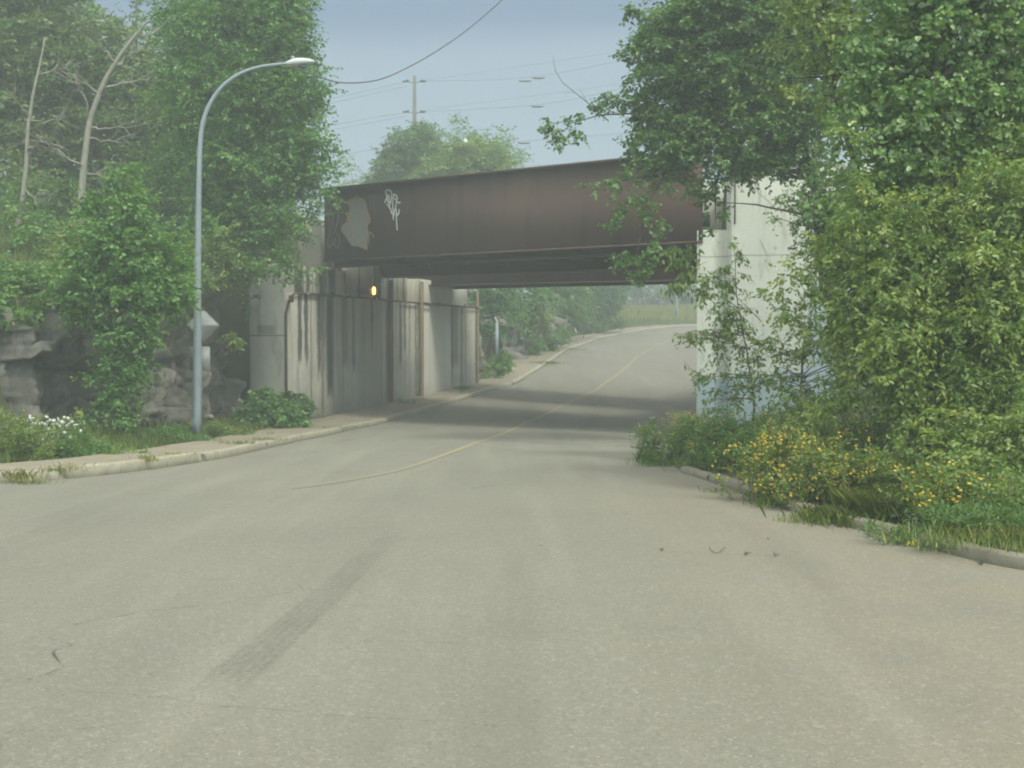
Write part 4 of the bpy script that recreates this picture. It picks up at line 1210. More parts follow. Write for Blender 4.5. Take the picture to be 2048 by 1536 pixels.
# ---- bare trunks
def bare_tree(label, path_px, D, r0, r1, branches, seed):
    b = P(*path_px[0], D)
    T = empty('bare_tree', b, label, 'tree', 'bare pale trunks on the left bank')
    m = MB(); pw = [np.array(P(x, y, D)) for x, y in path_px]
    dens = []
    for a_, c_ in zip(pw[:-1], pw[1:]):
        for k in range(5): dens.append(a_ + (c_ - a_) * k / 5)
    dens.append(pw[-1]); dens = np.array(dens); rng = np.random.default_rng(seed)
    dens[1:-1] += rng.normal(size=(len(dens) - 2, 3)) * .018
    for _ in range(2): dens[1:-1] = (dens[:-2] + 2 * dens[1:-1] + dens[2:]) / 4
    n = len(dens)
    m.tube([*dens], [r0 + (r1 - r0) * i / (n - 1) for i in range(n)], 9)
    m.build('trunk', BARK_PALE, T, smooth=True)
    for bi, br in enumerate(branches):
        mb = MB(); pts = [np.array(P(x, y, D)) + np.array([0, (k * .25 if k else 0) * (1 if bi % 2 else -1), 0]) for k, (x, y) in enumerate(br)]
        dd = []
        for a_, c_ in zip(pts[:-1], pts[1:]):
            for k in range(4): dd.append(a_ + (c_ - a_) * k / 4)
        dd.append(pts[-1]); dd = np.array(dd)
        dd[1:-1] += rng.normal(size=(len(dd) - 2, 3)) * .03
        nn_ = len(dd); rr0 = r0 * .32
        mb.tube([*dd], [rr0 * (1 - .85 * i / (nn_ - 1)) for i in range(nn_)], 6)
        # side twigs
        for k in range(7):
            i0 = rng.integers(nn_ // 3, nn_ - 1); d = norm(dd[-1] - dd[0]) + rng.normal(size=3) * .6
            L_ = rng.uniform(.3, .9)
            mb.tube([dd[i0], dd[i0] + norm(d) * L_ * .5, dd[i0] + norm(d) * L_ + np.array([0, 0, .08])], [.011, .008, .003], 4, cap=False)
        mb.build('branch', BARK_PALE, T)
bare_tree('thin straight bare trunk at the far left edge of the bank', [(26, 520), (40, 430), (52, 330), (58, 235), (72, 160), (90, 75)], 30, .075, .022,
          [[(58, 235), (50, 215), (45, 205)], [(57, 240), (90, 238), (115, 225)], [(55, 300), (90, 290), (130, 300), (150, 330)], [(75, 150), (105, 130), (125, 125)], [(48, 380), (80, 400), (110, 390)]], 41)
bare_tree('thicker bare pale trunk leaning right, with forked branches, left of the lamp column', [(158, 490), (162, 400), (170, 300), (180, 235), (205, 170), (240, 110), (275, 65), (300, 40)], 30, .10, .028,
          [[(178, 240), (180, 205), (170, 180), (158, 165)], [(208, 175), (250, 160), (290, 145)], [(232, 128), (215, 105), (203, 92)], [(272, 72), (290, 70), (304, 45)], [(178, 255), (230, 262), (290, 250)],
           [(172, 280), (210, 278), (260, 262)], [(168, 335), (140, 315), (110, 295), (70, 290)], [(168, 345), (200, 350), (230, 345)], [(200, 190), (175, 170), (165, 160)], [(235, 130), (250, 105), (255, 90)]], 42)

# ---- behind the bridge
BG = 'trees beyond the railway bridge'
make_tree('broadleaf_tree', 'round dark green tree beyond the bridge, in front of the utility pole', (P(835, 400, 62)[0], 62, 2.5),
          [B(835, 300, 62, 55, 50, 1.6), B(800, 330, 62, 48, 45, 1.5), B(790, 370, 62, 60, 30, 1.6), B(865, 330, 62, 50, 50, 1.5), B(770, 350, 62, 20, 24, .8), B(840, 268, 62, 26, 20, .8)], L_DARK, group=BG, seed=51, spacing=.4, trunk_r=.16, limbs=24, twigs=False, tw=4, lv=8, tl=.55, leaf=(.15, .10))
make_tree('broadleaf_tree', 'lighter bushy tree beyond the bridge, right of the round dark one', (P(930, 400, 60)[0], 60, 2.5),
          [B(910, 335, 60, 60, 36, 1.6), B(960, 325, 60, 60, 42, 1.6), B(870, 350, 59.5, 40, 26, 1.2), B(1000, 340, 60, 36, 30, 1.2), B(920, 300, 60, 34, 24, .9)], L_BOX, group=BG, seed=52, spacing=.4, trunk_r=.14, limbs=24, twigs=False, tw=4, lv=8, tl=.55, leaf=(.145, .10))
make_tree('poplar_tree', 'pale upright poplar beyond the bridge with loose separate top shoots', (P(960, 400, 68)[0], 68, 2.5),
          [B(915, 250, 68, 16, 26, .6), B(950, 262, 68, 12, 30, .6), B(925, 285, 68, 40, 20, 1.2), B(985, 285, 68, 32, 26, 1), B(1010, 275, 68, 13, 22, .5), B(1020, 310, 68, 26, 26, 1), B(1045, 325, 68, 14, 14, .5), B(960, 310, 68, 60, 30, 1.5), B(892, 262, 68, 18, 10, .5)],
          L_FAR, BARK_GREY, group=BG, seed=53, spacing=.5, trunk_r=.12, limbs=24, twigs=False, tw=4, lv=7, tl=.6, leaf=(.135, .095))
make_tree('poplar_tree', 'faint pale tree beyond the bridge beside the big left tree', (P(700, 420, 76)[0], 76, 2.5),
          [B(700, 345, 76, 14, 34, .8), B(680, 365, 76, 20, 24, .9), B(715, 368, 76, 22, 16, .9), B(735, 370, 76, 16, 10, .6)], L_ASPEN, BARK_GREY, group=BG, seed=54, spacing=.6, trunk_r=.09, limbs=14, twigs=False, tw=4, lv=6, tl=.7, leaf=(.135, .095))
make_tree('broadleaf_tree', 'low green treetops just over the bridge edge, left of the round dark tree', (P(760, 420, 64)[0], 64, 2.5), [B(755, 375, 64, 36, 16, 1), B(780, 365, 64, 26, 16, .9)], L_FAR, group=BG, seed=55, spacing=.6, trunk_r=.1, limbs=10, twigs=False, tw=4, lv=7, tl=.5, leaf=(.16, .11))
# dead snag top
q = P(930, 300, 62.5)
SN = empty('broken_trunk', (q[0], q[1], 2.5), 'pale broken trunk top sticking out of the trees beyond the bridge', 'tree trunk')
MB().tube([(q[0] + .05, q[1], 2.5), (q[0], q[1], q[2]), P(932, 276, 62.5)], [.17, .12, .09], 8).build('trunk', M_LUM, SN)

# under-bridge distance
UG = 'trees seen through the gap under the bridge'
def under(label, px, D, blobs, mat, seed, **kw):
    a_ = dict(spacing=.5, trunk_r=.09, limbs=18, twigs=False, tw=4, lv=8, tl=.5, leaf=(.15, .10)); a_.update(kw)
    make_tree('broadleaf_tree', label, base_at(px, D), blobs, mat, group=UG, seed=seed, **a_)
under('dark leafy tree directly behind the thin grey post', 975, 60, [B(965, 600, 60, 40, 40, 1.2), B(1000, 590, 60, 50, 36, 1.3), B(985, 650, 60, 26, 30, .8), B(1010, 640, 59, 30, 30, .8)], L_FARDARK, 61)
under('light green tree between the thin post and the first distant lamp column', 1045, 65, [B(1045, 590, 66, 50, 40, 1.4), B(1030, 640, 64, 36, 26, .9), B(1075, 610, 66, 40, 30, 1.1)], L_FAR, 62)
under('green tree just right of the first distant lamp column', 1130, 76, [B(1125, 590, 78, 50, 40, 1.5), B(1150, 610, 78, 40, 36, 1.3), B(1100, 570, 80, 50, 40, 1.5)], L_FAR, 63)
under('dark green tree at the left end of the pale field', 1195, 88, [B(1185, 600, 88, 50, 40, 1.7), B(1220, 610, 88, 34, 34, 1.3), B(1160, 620, 86, 40, 24, 1.2), B(1210, 570, 90, 50, 30, 1.7)], L_FARDARK, 64)
under('hazy tree behind the pale field, left of the farthest lamp column', 1290, 128, [B(1280, 580, 128, 50, 26, 2.2), B(1240, 575, 126, 50, 30, 2.2), B(1320, 590, 128, 40, 20, 1.8)], L_FARDARK, 65, spacing=.8, leaf=(.22, .15), tl=.8)
under('hazy tree behind the farthest lamp column', 1365, 130, [B(1350, 585, 130, 40, 24, 2), B(1390, 590, 130, 40, 26, 2), B(1370, 560, 132, 60, 20, 2)], L_FARDARK, 66, spacing=.8, leaf=(.22, .15), tl=.8)
shrub('bush', 'low green bush on the bank at the foot of the thin grey post', 1010, 53.5, [B(1008, 722, 54, 22, 18, .5), B(990, 740, 52, 24, 12, .5), B(975, 755, 50.5, 20, 10, .4)], L_MID, 67, base=(float(P(1000, 700, 53.5)[0]), 53.5, float(Z(53.5)) + .1), leaf=(.12, .08), spacing=.26)
shrub('bush', 'green bush below the first distant lamp column', 1090, 68, [B(1100, 680, 69, 30, 14, .7), B(1065, 690, 66, 26, 14, .6), B(1125, 665, 72, 22, 10, .6)], L_MID, 68, base=base_at(1070, 68), leaf=(.13, .09), spacing=.32)
shrub('bush', 'yellow green bush on the rock ledge beyond the bridge', 1070, 66, [B(1060, 640, 66, 28, 20, .7), B(1085, 650, 67, 24, 14, .6)], L_YEL, 69, base=base_at(1050, 66), leaf=(.13, .09), spacing=.34)
shrub('bush', 'long dark bush on the bank between the distant lamps', 1190, 84, [B(1180, 650, 82, 40, 10, .8), B(1220, 645, 88, 40, 9, .8), B(1140, 655, 78, 26, 10, .7)], L_DARK, 70, base=base_at(1160, 82), leaf=(.15, .1), spacing=.42)

# ---- right side
make_tree('broadleaf_tree', 'large dark tree on the right whose branches hang over the bridge and white wall', base_at(1700, 24.5),
          [B(1500, 30, 24, 130, 90, 1.2), B(1370, 60, 24, 90, 60, .9), B(1310, 130, 24, 60, 60, .7), B(1270, 100, 24, 28, 30, .3), B(1420, 160, 24, 100, 70, 1), B(1530, 150, 24.3, 90, 90, 1.1), B(1290, 215, 24, 60, 34, .5), B(1360, 240, 24, 80, 46, .7), B(1475, 260, 24, 100, 60, .9),
           B(1600, 230, 24.3, 80, 80, 1), B(1580, 320, 24.3, 60, 30, .6), B(1225, 190, 23.8, 22, 22, .25), B(1200, 225, 23.8, 40, 18, .3), B(1140, 252, 23.7, 30, 16, .25), B(1095, 245, 23.7, 18, 9, .14), B(1120, 285, 23.7, 16, 12, .16), B(1300, 290, 23.8, 60, 30, .5), B(1440, 335, 23.8, 90, 30, .6),
           B(1520, 330, 24, 70, 26, .6), B(1330, 345, 23.7, 50, 30, .4), B(1260, 355, 23.6, 40, 16, .3), B(1205, 368, 23.5, 26, 9, .2), B(1250, 400, 23.5, 26, 20, .25), B(1290, 420, 23.5, 30, 24, .3), B(1235, 440, 23.5, 14, 12, .14), B(1300, 465, 23.5, 22, 16, .2), B(1270, 520, 23.4, 28, 16, .25), B(1300, 535, 23.4, 20, 18, .2), B(1240, 515, 23.4, 16, 7, .12), B(1280, 560, 23.4, 20, 18, .2),
           B(1385, 385, 23.8, 40, 16, .35), B(1432, 430, 23.8, 16, 30, .18), B(1420, 390, 23.8, 22, 22, .2), B(1400, 20, 24, 80, 50, .9), B(1290, 30, 24, 20, 14, .2), B(1260, 20, 24, 14, 9, .12), B(1560, 60, 24.5, 100, 80, 1.2), B(1350, 300, 23.8, 60, 40, .5)],
          L_DARK, seed=71, spacing=.25, trunk_r=.20, limbs=150, max_limb=2.4,
          extra=[[(1500, 200, 24.1), (1400, 215, 24), (1300, 225, 23.9), (1200, 230, 23.8), (1130, 250, 23.7)], [(1480, 230, 24), (1400, 290, 23.9), (1330, 350, 23.8), (1290, 420, 23.6), (1275, 500, 23.5), (1285, 560, 23.4)], [(1330, 350, 23.8), (1270, 355, 23.6), (1210, 370, 23.5)], [(1450, 300, 23.9), (1430, 380, 23.8), (1432, 450, 23.8)]], tw=4, lv=9, tl=.30, leaf=(.088, .06), droop=.35,
          trunk_path=[base_at(1700, 24.5), P(1660, 600, 24.5), P(1620, 330, 24.4), P(1560, 180, 24.3), P(1450, 60, 24.2)])
# bare twig sticking up from its left branch
tw_ = empty('bare_twig', P(1185, 215, 23.9), 'thin leafless twig curving up against the sky above the dark tree', 'twig')
m = MB(); pts = [P(1215, 240, 23.9), P(1175, 205, 23.9), P(1150, 185, 23.9), P(1125, 165, 23.9), P(1110, 140, 23.9), P(1106, 112, 23.9)]
m.tube(pts, [.012, .01, .008, .007, .006, .003], 5); m.tube([pts[2], P(1128, 186, 23.8)], [.005, .002], 4); m.tube([pts[4], P(1107, 118, 23.8)], [.004, .002], 4); m.tube([pts[1], P(1158, 176, 23.9)], [.004, .002], 4)
m.build('stem', BARK_GREY, tw_)
make_tree('box_elder_tree', 'bright yellow green tree high on the right, in front of the large dark tree', base_at(1850, 17),
          [B(1620, 20, 17, 60, 40, .5), B(1580, 90, 17, 36, 34, .35), B(1650, 100, 17, 60, 50, .5), B(1600, 150, 17, 40, 24, .3), B(1700, 40, 17, 70, 60, .7), B(1700, 150, 17, 60, 50, .6), B(1680, 210, 17, 50, 30, .4), B(1780, 100, 17, 80, 90, .9), B(1630, -50, 17, 80, 60, .7), B(1575, 20, 16.8, 22, 20, .2), B(1590, 190, 16.8, 40, 16, .25), B(1720, 230, 16.8, 60, 30, .4)],
          L_YEL, seed=72, spacing=.25, trunk_r=.10, limbs=50, tw=4, lv=8, tl=.28, leaf=(.085, .046), droop=.5, tdroop=.2, flat=.7)
make_tree('aspen_tree', 'aspen with round grey green leaves filling the upper right corner', base_at(2050, 13.5),
          [B(1800, 60, 13.5, 110, 90, .7), B(1930, 40, 13.5, 120, 100, .8), B(2060, 80, 13.5, 110, 110, .8), B(1760, 170, 13.5, 90, 70, .5), B(1850, 210, 13.3, 110, 80, .6), B(1960, 200, 13.3, 110, 80, .6), B(1720, 260, 13.4, 60, 50, .35), B(1800, 310, 13.3, 90, 60, .5), B(1920, 320, 13.3, 80, 60, .45),
           B(1690, 330, 13.4, 50, 36, .3), B(1660, 390, 13.4, 40, 30, .25), B(2060, 260, 13.5, 100, 90, .6), B(1840, 400, 13.2, 60, 40, .3), B(1900, -60, 13.5, 200, 60, .9), B(1720, 440, 13.1, 40, 24, .22), B(1900, 430, 12.9, 60, 26, .25), B(1800, 470, 12.6, 34, 18, .15), B(2000, 440, 12.6, 44, 24, .2)],
          L_ASPEN, BARK_GREY, seed=73, spacing=.20, trunk_r=.10, limbs=80, tw=4, lv=6, tl=.22, leaf=(.062, .056), droop=.5, flat=.35, size_var=.45)
make_tree('box_elder_tree', 'broad yellow green tree with drooping leaflets filling the right side', base_at(1960, 12.8),
          [B(1880, 440, 12.8, 110, 60, .5), B(1990, 400, 12.8, 100, 70, .6), B(1760, 450, 12.8, 80, 60, .4), B(1800, 540, 12.7, 130, 70, .6), B(1950, 530, 12.7, 120, 80, .7), B(1700, 560, 12.8, 60, 50, .35), B(1680, 640, 12.8, 70, 50, .35), B(1800, 650, 12.5, 120, 70, .6), B(1950, 650, 12.5, 120, 80, .7),
           B(1740, 730, 12.5, 70, 40, .35), B(1860, 760, 12.4, 120, 60, .6), B(1990, 780, 12.4, 90, 80, .6), B(1660, 500, 13, 40, 36, .25), B(2060, 480, 12.8, 80, 120, .7), B(2060, 680, 12.5, 80, 120, .7), B(1950, 880, 12, 70, 50, .4), B(2040, 930, 11.8, 70, 70, .4), B(1730, 380, 13, 50, 36, .3), B(1700, 430, 13, 40, 40, .25), B(1830, 820, 12.4, 60, 40, .35), B(1610, 560, 13.2, 46, 30, .25), B(1600, 620, 13.2, 40, 24, .22), B(1590, 800, 13, 40, 30, .22), B(1660, 790, 12.8, 50, 40, .3), B(1540, 585, 13.4, 22, 12, .14), B(1930, 340, 13, 60, 40, .35), B(2030, 300, 13, 50, 50, .4), B(1990, 180, 12.9, 24, 14, .15), B(1700, 270, 13, 24, 16, .15), B(1890, 240, 12.9, 16, 12, .12), B(1790, 360, 13.2, 40, 26, .25), B(1660, 470, 13.2, 30, 20, .18), B(1850, 880, 12.2, 70, 36, .35), B(1990, 985, 11.6, 70, 46, .35), B(1900, 950, 12, 60, 40, .3), B(2060, 1010, 11.2, 50, 40, .3), B(1780, 880, 12.6, 40, 36, .25), B(1860, 900, 11.4, 50, 34, .28), B(1950, 925, 11, 60, 40, .32), B(2040, 960, 10.7, 56, 46, .32), B(2000, 860, 11.4, 70, 50, .4), B(2060, 860, 11.2, 50, 70, .4), B(1890, 830, 11.8, 60, 40, .35), B(1960, 1000, 10.7, 44, 24, .2)],
          L_YEL, BARK_GREY, seed=74, spacing=.165, trunk_r=.08, limbs=90, max_limb=1.5, tw=4, lv=11, tl=.24, leaf=(.054, .026), droop=.5, tdroop=.25, flat=.65, tintc=.6, size_var=.4,
          trunk_path=[base_at(1960, 12.8), P(1950, 800, 12.7), P(1930, 620, 12.8), P(1900, 480, 12.9)])
make_tree('box_elder_tree', 'dark inner tree in the shade behind the broad yellow green tree', base_at(1900, 16),
          [B(1850, 350, 15.5, 160, 90, .8), B(1980, 350, 15.5, 120, 120, .8), B(1750, 470, 15.5, 110, 80, .6), B(1900, 560, 15.5, 170, 110, .9), B(1780, 700, 15.5, 120, 90, .6), B(1950, 760, 15.5, 130, 100, .8), B(1900, 150, 16, 200, 120, 1)],
          L_DARK, seed=75, spacing=.32, trunk_r=.11, limbs=60, tw=4, lv=8, tl=.34, leaf=(.10, .06), droop=.6)
make_tree('box_elder_sapling', 'slender box elder sapling with drooping leaflets in front of the white wall corner', G(1500, 900, .1),
          [B(1460, 570, 18.3, 50, 24, .2), B(1420, 585, 18.3, 36, 22, .18), B(1465, 620, 18.3, 66, 30, .3), B(1420, 660, 18.2, 46, 22, .2), B(1400, 665, 18.2, 30, 10, .14), B(1480, 680, 18.3, 70, 30, .3), B(1430, 700, 18.2, 50, 12, .2), B(1450, 750, 18.2, 46, 18, .2), B(1400, 748, 18.1, 26, 8, .12), B(1490, 770, 18.3, 50, 36, .3), B(1440, 800, 18.2, 40, 24, .2), B(1450, 535, 18.3, 20, 14, .1),
           B(1380, 675, 18.1, 16, 12, .08), B(1470, 500, 18.2, 14, 22, .08), B(1420, 555, 18.2, 30, 8, .1), B(1520, 720, 18.3, 40, 40, .25)],
          L_BOX, BARK_GREY, seed=76, spacing=.215, trunk_r=.03, limbs=46, tw=3, lv=7, tl=.22, leaf=(.075, .034), droop=.8, tdroop=.3, flat=.5,
          trunk_path=[G(1500, 900, .1), P(1510, 800, 18.2), P(1490, 680, 18.3), P(1470, 580, 18.3), P(1468, 500, 18.2)])
make_tree('box_elder_sapling', 'sapling with reddish stems between the white wall and the broad yellow green tree', G(1600, 930, .1),
          [B(1590, 620, 17, 30, 22, .2), B(1620, 650, 17, 50, 30, .3), B(1600, 700, 17, 60, 30, .3), B(1560, 740, 17, 50, 36, .3), B(1640, 580, 17, 40, 26, .25), B(1660, 700, 16.5, 60, 50, .4), B(1620, 770, 16.8, 60, 40, .35), B(1540, 800, 17, 50, 30, .3)],
          L_BOX, BARK_GREY, seed=77, spacing=.24, trunk_r=.03, limbs=40, tw=3, lv=6, tl=.22, leaf=(.075, .036), droop=.7, tdroop=.2, flat=.6)
make_tree('box_elder_sapling', 'pale drooping sprig in front of the dark bridge underside', P(1520, 640, 19.2),
          [B(1352, 490, 19, 14, 10, .06), B(1350, 525, 19, 30, 10, .1), B(1385, 500, 19, 12, 12, .06), B(1380, 540, 19, 26, 8, .1), B(1340, 570, 19, 20, 8, .08), B(1385, 560, 19, 20, 8, .08), B(1400, 585, 19, 20, 8, .08)],
          L_YEL, BARK_GREY, seed=78, spacing=.15, trunk_r=.007, limbs=12, tw=3, lv=7, tl=.2, leaf=(.10, .038), droop=1.3, tdroop=.5, flat=.5,
          trunk_path=[P(1520, 640, 19.2), P(1470, 590, 19.1), P(1420, 560, 19), P(1360, 520, 19)])
make_tree('small_tree', 'dark small-leaved tree with thin twigs spreading in front of the white wall', base_at(1690, 22.5),
          [B(1620, 400, 22.5, 50, 26, .35), B(1580, 405, 22.5, 26, 14, .2), B(1650, 440, 22.5, 50, 30, .35), B(1600, 385, 22.5, 30, 14, .2), B(1660, 360, 22.5, 60, 40, .4), B(1640, 480, 22.5, 44, 24, .3), B(1700, 500, 22.5, 60, 60, .5), B(1670, 540, 22.5, 50, 20, .3), B(1545, 432, 22.5, 16, 9, .12), B(1690, 420, 22.5, 60, 50, .5), B(1625, 530, 22.5, 30, 9, .2), B(1560, 395, 22.5, 20, 12, .15), B(1610, 440, 22.5, 40, 20, .3), B(1600, 500, 22.5, 26, 8, .15)],
          L_DARK, seed=79, spacing=.18, trunk_r=.06, limbs=80, max_limb=1.6, tw=3, lv=6, tl=.26, leaf=(.068, .045), droop=.4)

# dead twig bush
def twig_bush(label, base, h, w, n, seed):
    rng = np.random.default_rng(seed); T = empty('dead_bush', base, label, 'bush'); m = MB(); b = np.array(base)
    for i in range(n):
        d = norm(np.array([rng.normal() * w, rng.normal() * w * .6, 1.0])); L_ = h * rng.uniform(.5, 1.1)
        p1 = b + d * L_ * .4 + rng.normal(size=3) * .03; p2 = b + d * L_ + rng.normal(size=3) * .12
        m.tube([b + rng.normal(size=3) * .03, p1, p2], [.010, .007, .003], 4, cap=False)
        for k in range(7):
            u = rng.uniform(.3, 1); s_ = b + (p2 - b) * u; e = s_ + norm(d + rng.normal(size=3) * .8) * L_ * .35
            m.tube([s_, (s_ + e) / 2 + rng.normal(size=3) * .02, e], [.005, .004, .0015], 3, cap=False)
    m.build('stems', L_TWIG, T)
twig_bush('leafless grey twiggy bush behind the yellow flowers', G(1650, 925, .15), 1.1, .75, 26, 81)
twig_bush('second leafless twiggy bush, nearer the dark hollow on the right', G(1740, 960, .15), .8, .7, 16, 82)

# flowering clumps on the right
FG = 'yellow flowering plants along the right kerb'
def flower_clump(name, label, base, w, d, h, seed, mat=L_BOX, petal=M_PETAL_Y, nst=40, nfl=110, leaf=(.042, .015), fs=.020, group=None, cat='flowering plant', top=.55, lv=18, fz=(.35, 1.0)):
    rng = np.random.default_rng(seed); b = np.array(base, float)
    T = empty(name, tuple(b), label, cat, group)
    # stems
    m = MB(); ends = []; P_ = []; D_ = []
    for i in range(nst):
        r = rng.normal(size=2) * .42; o = np.array([r[0] * w, r[1] * d, 0])
        gz = float(terrain(np.array([b[0] + o[0]]), np.array([b[1] + o[1]]))[0])
        s0 = np.array([b[0] + o[0] * .7, b[1] + o[1] * .7, gz - .03]); L_ = h * rng.uniform(.55, 1.1) * (1 - .25 * min(1.5, np.linalg.norm(r)))
        e = s0 + np.array([o[0] * .35 + rng.normal() * .07, o[1] * .35 + rng.normal() * .07, L_])
        m.tube([s0, (s0 + e) / 2 + rng.normal(size=3) * .02, e], [.005, .004, .002], 3, cap=False); ends.append((s0, e))
        u = rng.uniform(.05, .98, lv)
        P_.append(s0 + (e - s0) * u[:, None]); dd = rng.normal(size=(lv, 3)); dd[:, 2] = np.abs(dd[:, 2]) * .35; D_.append(norm(dd))
    m.build('stems', L_TWIG if mat is L_DRY else L_TWIG, T)
    Pp = np.concatenate(P_); Dd = np.concatenate(D_)
    # each leaf node carries a spray of leaflets
    rep = 5
    Pp = np.repeat(Pp, rep, 0); Dd = np.repeat(Dd, rep, 0); K = len(Pp)
    u = np.tile((np.arange(rep) + .5) / rep, K // rep)[:, None]
    Pp = Pp + Dd * u * leaf[0] * 2.2
    Dd = norm(Dd + rng.normal(size=(K, 3)) * .6)
    V, Fq = leaves_mesh(Pp, Dd, norm(rng.normal(size=(K, 3)) * .5 + [0, 0, 1]), leaf[0] * rng.uniform(.7, 1.4, K), leaf[1] * rng.uniform(.7, 1.4, K))
    mk('foliage', V, Fq, mat, T, attrs={'tint': np.repeat(rng.random(K), 6)})
    if nfl:
        V = []; Fc = []; tn = []
        for i in range(nfl):
            s0, e = ends[rng.integers(len(ends))]
            c_ = s0 + (e - s0) * rng.uniform(*fz) + rng.normal(size=3) * np.array([.05, .05, .03])
            k = rng.integers(2, 6)
            for j in range(k):
                cc = c_ + rng.normal(size=3) * fs * 1.2; r = fs * rng.uniform(.5, 1.05)
                ax = norm(rng.normal(size=3) * .5 + [0, -.5, .8]); u_ = norm(np.cross(ax, [1, 0, .1])); v_ = np.cross(ax, u_)
                bb = len(V); n = 6
                V.append(cc + ax * r * .45)
                for q in range(n):
                    an = 2 * math.pi * q / n; V.append(cc + (u_ * math.cos(an) + v_ * math.sin(an)) * r)
                V.append(cc - ax * r * .4)
                for q in range(n):
                    Fc.append([bb, bb + 1 + q, bb + 1 + (q + 1) % n]); Fc.append([bb + n + 1, bb + 1 + (q + 1) % n, bb + 1 + q])
                tn += [rng.random()] * (n + 2)
        mk('blossoms', np.array(V), Fc, petal, T, attrs={'tint': tn})
    return T
def gl(px, py): q = G(px, py, .12); return (q[0], q[1], q[2])
YF = flower_clump
YF('tansy_clump', 'tall yellow flowered clump at the left of the bright yellow patch', gl(1550, 980), .55, .5, .85, 91, nfl=170, nst=80, group=FG)
YF('tansy_clump', 'thickest yellow flowered clump at the kerb, nearest the road', gl(1640, 995), .45, .35, .70, 92, nfl=190, nst=90, group=FG)
YF('tansy_clump', 'yellow flowered clump behind the thickest one, in front of the twiggy bush', gl(1600, 965), .5, .4, .85, 93, nfl=120, nst=80, group=FG)
YF('tansy_clump', 'sparser yellow flowered clump with a few white blooms, right of the bright patch', gl(1745, 1000), .5, .4, .55, 94, nfl=110, nst=80, group=FG)
YF('tansy_clump', 'yellow flowered plants in front of the drooping tree at the right', gl(1880, 1035), .45, .35, .50, 95, nfl=90, nst=80, group=FG)
YF('tansy_clump', 'scattered yellow flowers at the foot of the tree near the right edge', gl(2000, 1040), .5, .4, .42, 96, nfl=26, nst=90, mat=L_BOX, group=FG)
YF('weed_clump', 'tall green weeds with faint yellow tops in front of the white wall base', gl(1440, 925), .65, .6, .85, 97, nfl=70, nst=120, mat=L_MID, fs=.013, fz=(.8, 1.02))
YF('weed_clump', 'dense green weeds at the end of the right kerb', gl(1375, 900), .45, .5, .62, 98, nfl=0, nst=110, mat=L_MID)
YF('weed_clump', 'green weeds between the kerb end and the bright yellow patch', gl(1485, 935), .45, .4, .55, 99, nfl=10, nst=90, mat=L_MID)
YF('aster_clump', 'pale white flowered plant leaning over the road edge by the bridge shadow', gl(1300, 905), .26, .4, .66, 100, nfl=150, nst=60, mat=L_BOX, petal=M_PETAL_W, fs=.015, fz=(.35, 1.05))
YF('weed_clump', 'dry brownish grass and weeds beside the foot of the white pier', gl(1375, 868), .6, .9, .62, 101, nfl=30, nst=90, mat=L_DRY, petal=M_PETAL_W, fs=.010, fz=(.8, 1.05))
YF('weed_clump', 'shaded weeds on the bank under the sapling', gl(1560, 930), .9, .7, .75, 102, nfl=30, nst=150, mat=L_MID)
YF('weed_clump', 'dark weeds under the drooping tree, right of the twiggy bushes', gl(1820, 950), .8, .6, .7, 103, nfl=16, nst=140, mat=L_DARK, leaf=(.055, .009))
YF('weed_clump', 'green weeds in front of the right hand trees, below the sapling with reddish stems', gl(1660, 950), .7, .5, .7, 105, nfl=20, nst=110, mat=L_MID)
YF('weed_clump', 'dark weeds behind the kerb at the right edge of the picture', gl(1960, 1060), .8, .4, .22, 107, nfl=12, nst=110, mat=L_DARK, leaf=(.055, .009))
# left verge flowers
YF('umbel_clump', 'white umbel flowers on the verge at the far left', G(108, 905, .15), .30, .4, .55, 110, nfl=26, nst=26, mat=L_MID, petal=M_PETAL_W, fs=.042, fz=(.8, 1.05))
YF('tansy_clump', 'small yellow flowered plant on the verge between white umbels and the young tree', G(150, 890, .15), .16, .2, .62, 111, nfl=14, nst=12, mat=L_MID, fs=.018, fz=(.8, 1.0))
YF('weed_clump', 'tall grassy green weeds at the far left edge of the verge', G(20, 915, .15), .7, .6, .75, 112, nfl=20, nst=110, mat=L_BOX, petal=M_PETAL_W, fs=.008)
YF('weed_clump', 'dark green weeds below the white umbel flowers', G(170, 905, .15), .8, .6, .35, 113, nfl=0, nst=130, mat=L_MID)
YF('weed_clump', 'green weeds at the foot of the lamp column', G(350, 880, .15), .8, .7, .34, 114, nfl=0, nst=120, mat=L_MID)
YF('weed_clump', 'bright weeds on the verge right of the lamp column', G(450, 868, .15), .8, .7, .36, 115, nfl=6, nst=120, mat=L_BOX)
YF('weed_clump', 'weeds at the foot of the stained wall beside the two small stones', G(815, 803, .15), .6, .9, .24, 116, nfl=0, nst=60, mat=L_MID)
YF('weed_clump', 'weeds at the far end of the stained wall', G(928, 777, .15), .4, .8, .28, 117, nfl=0, nst=50, mat=L_MID)

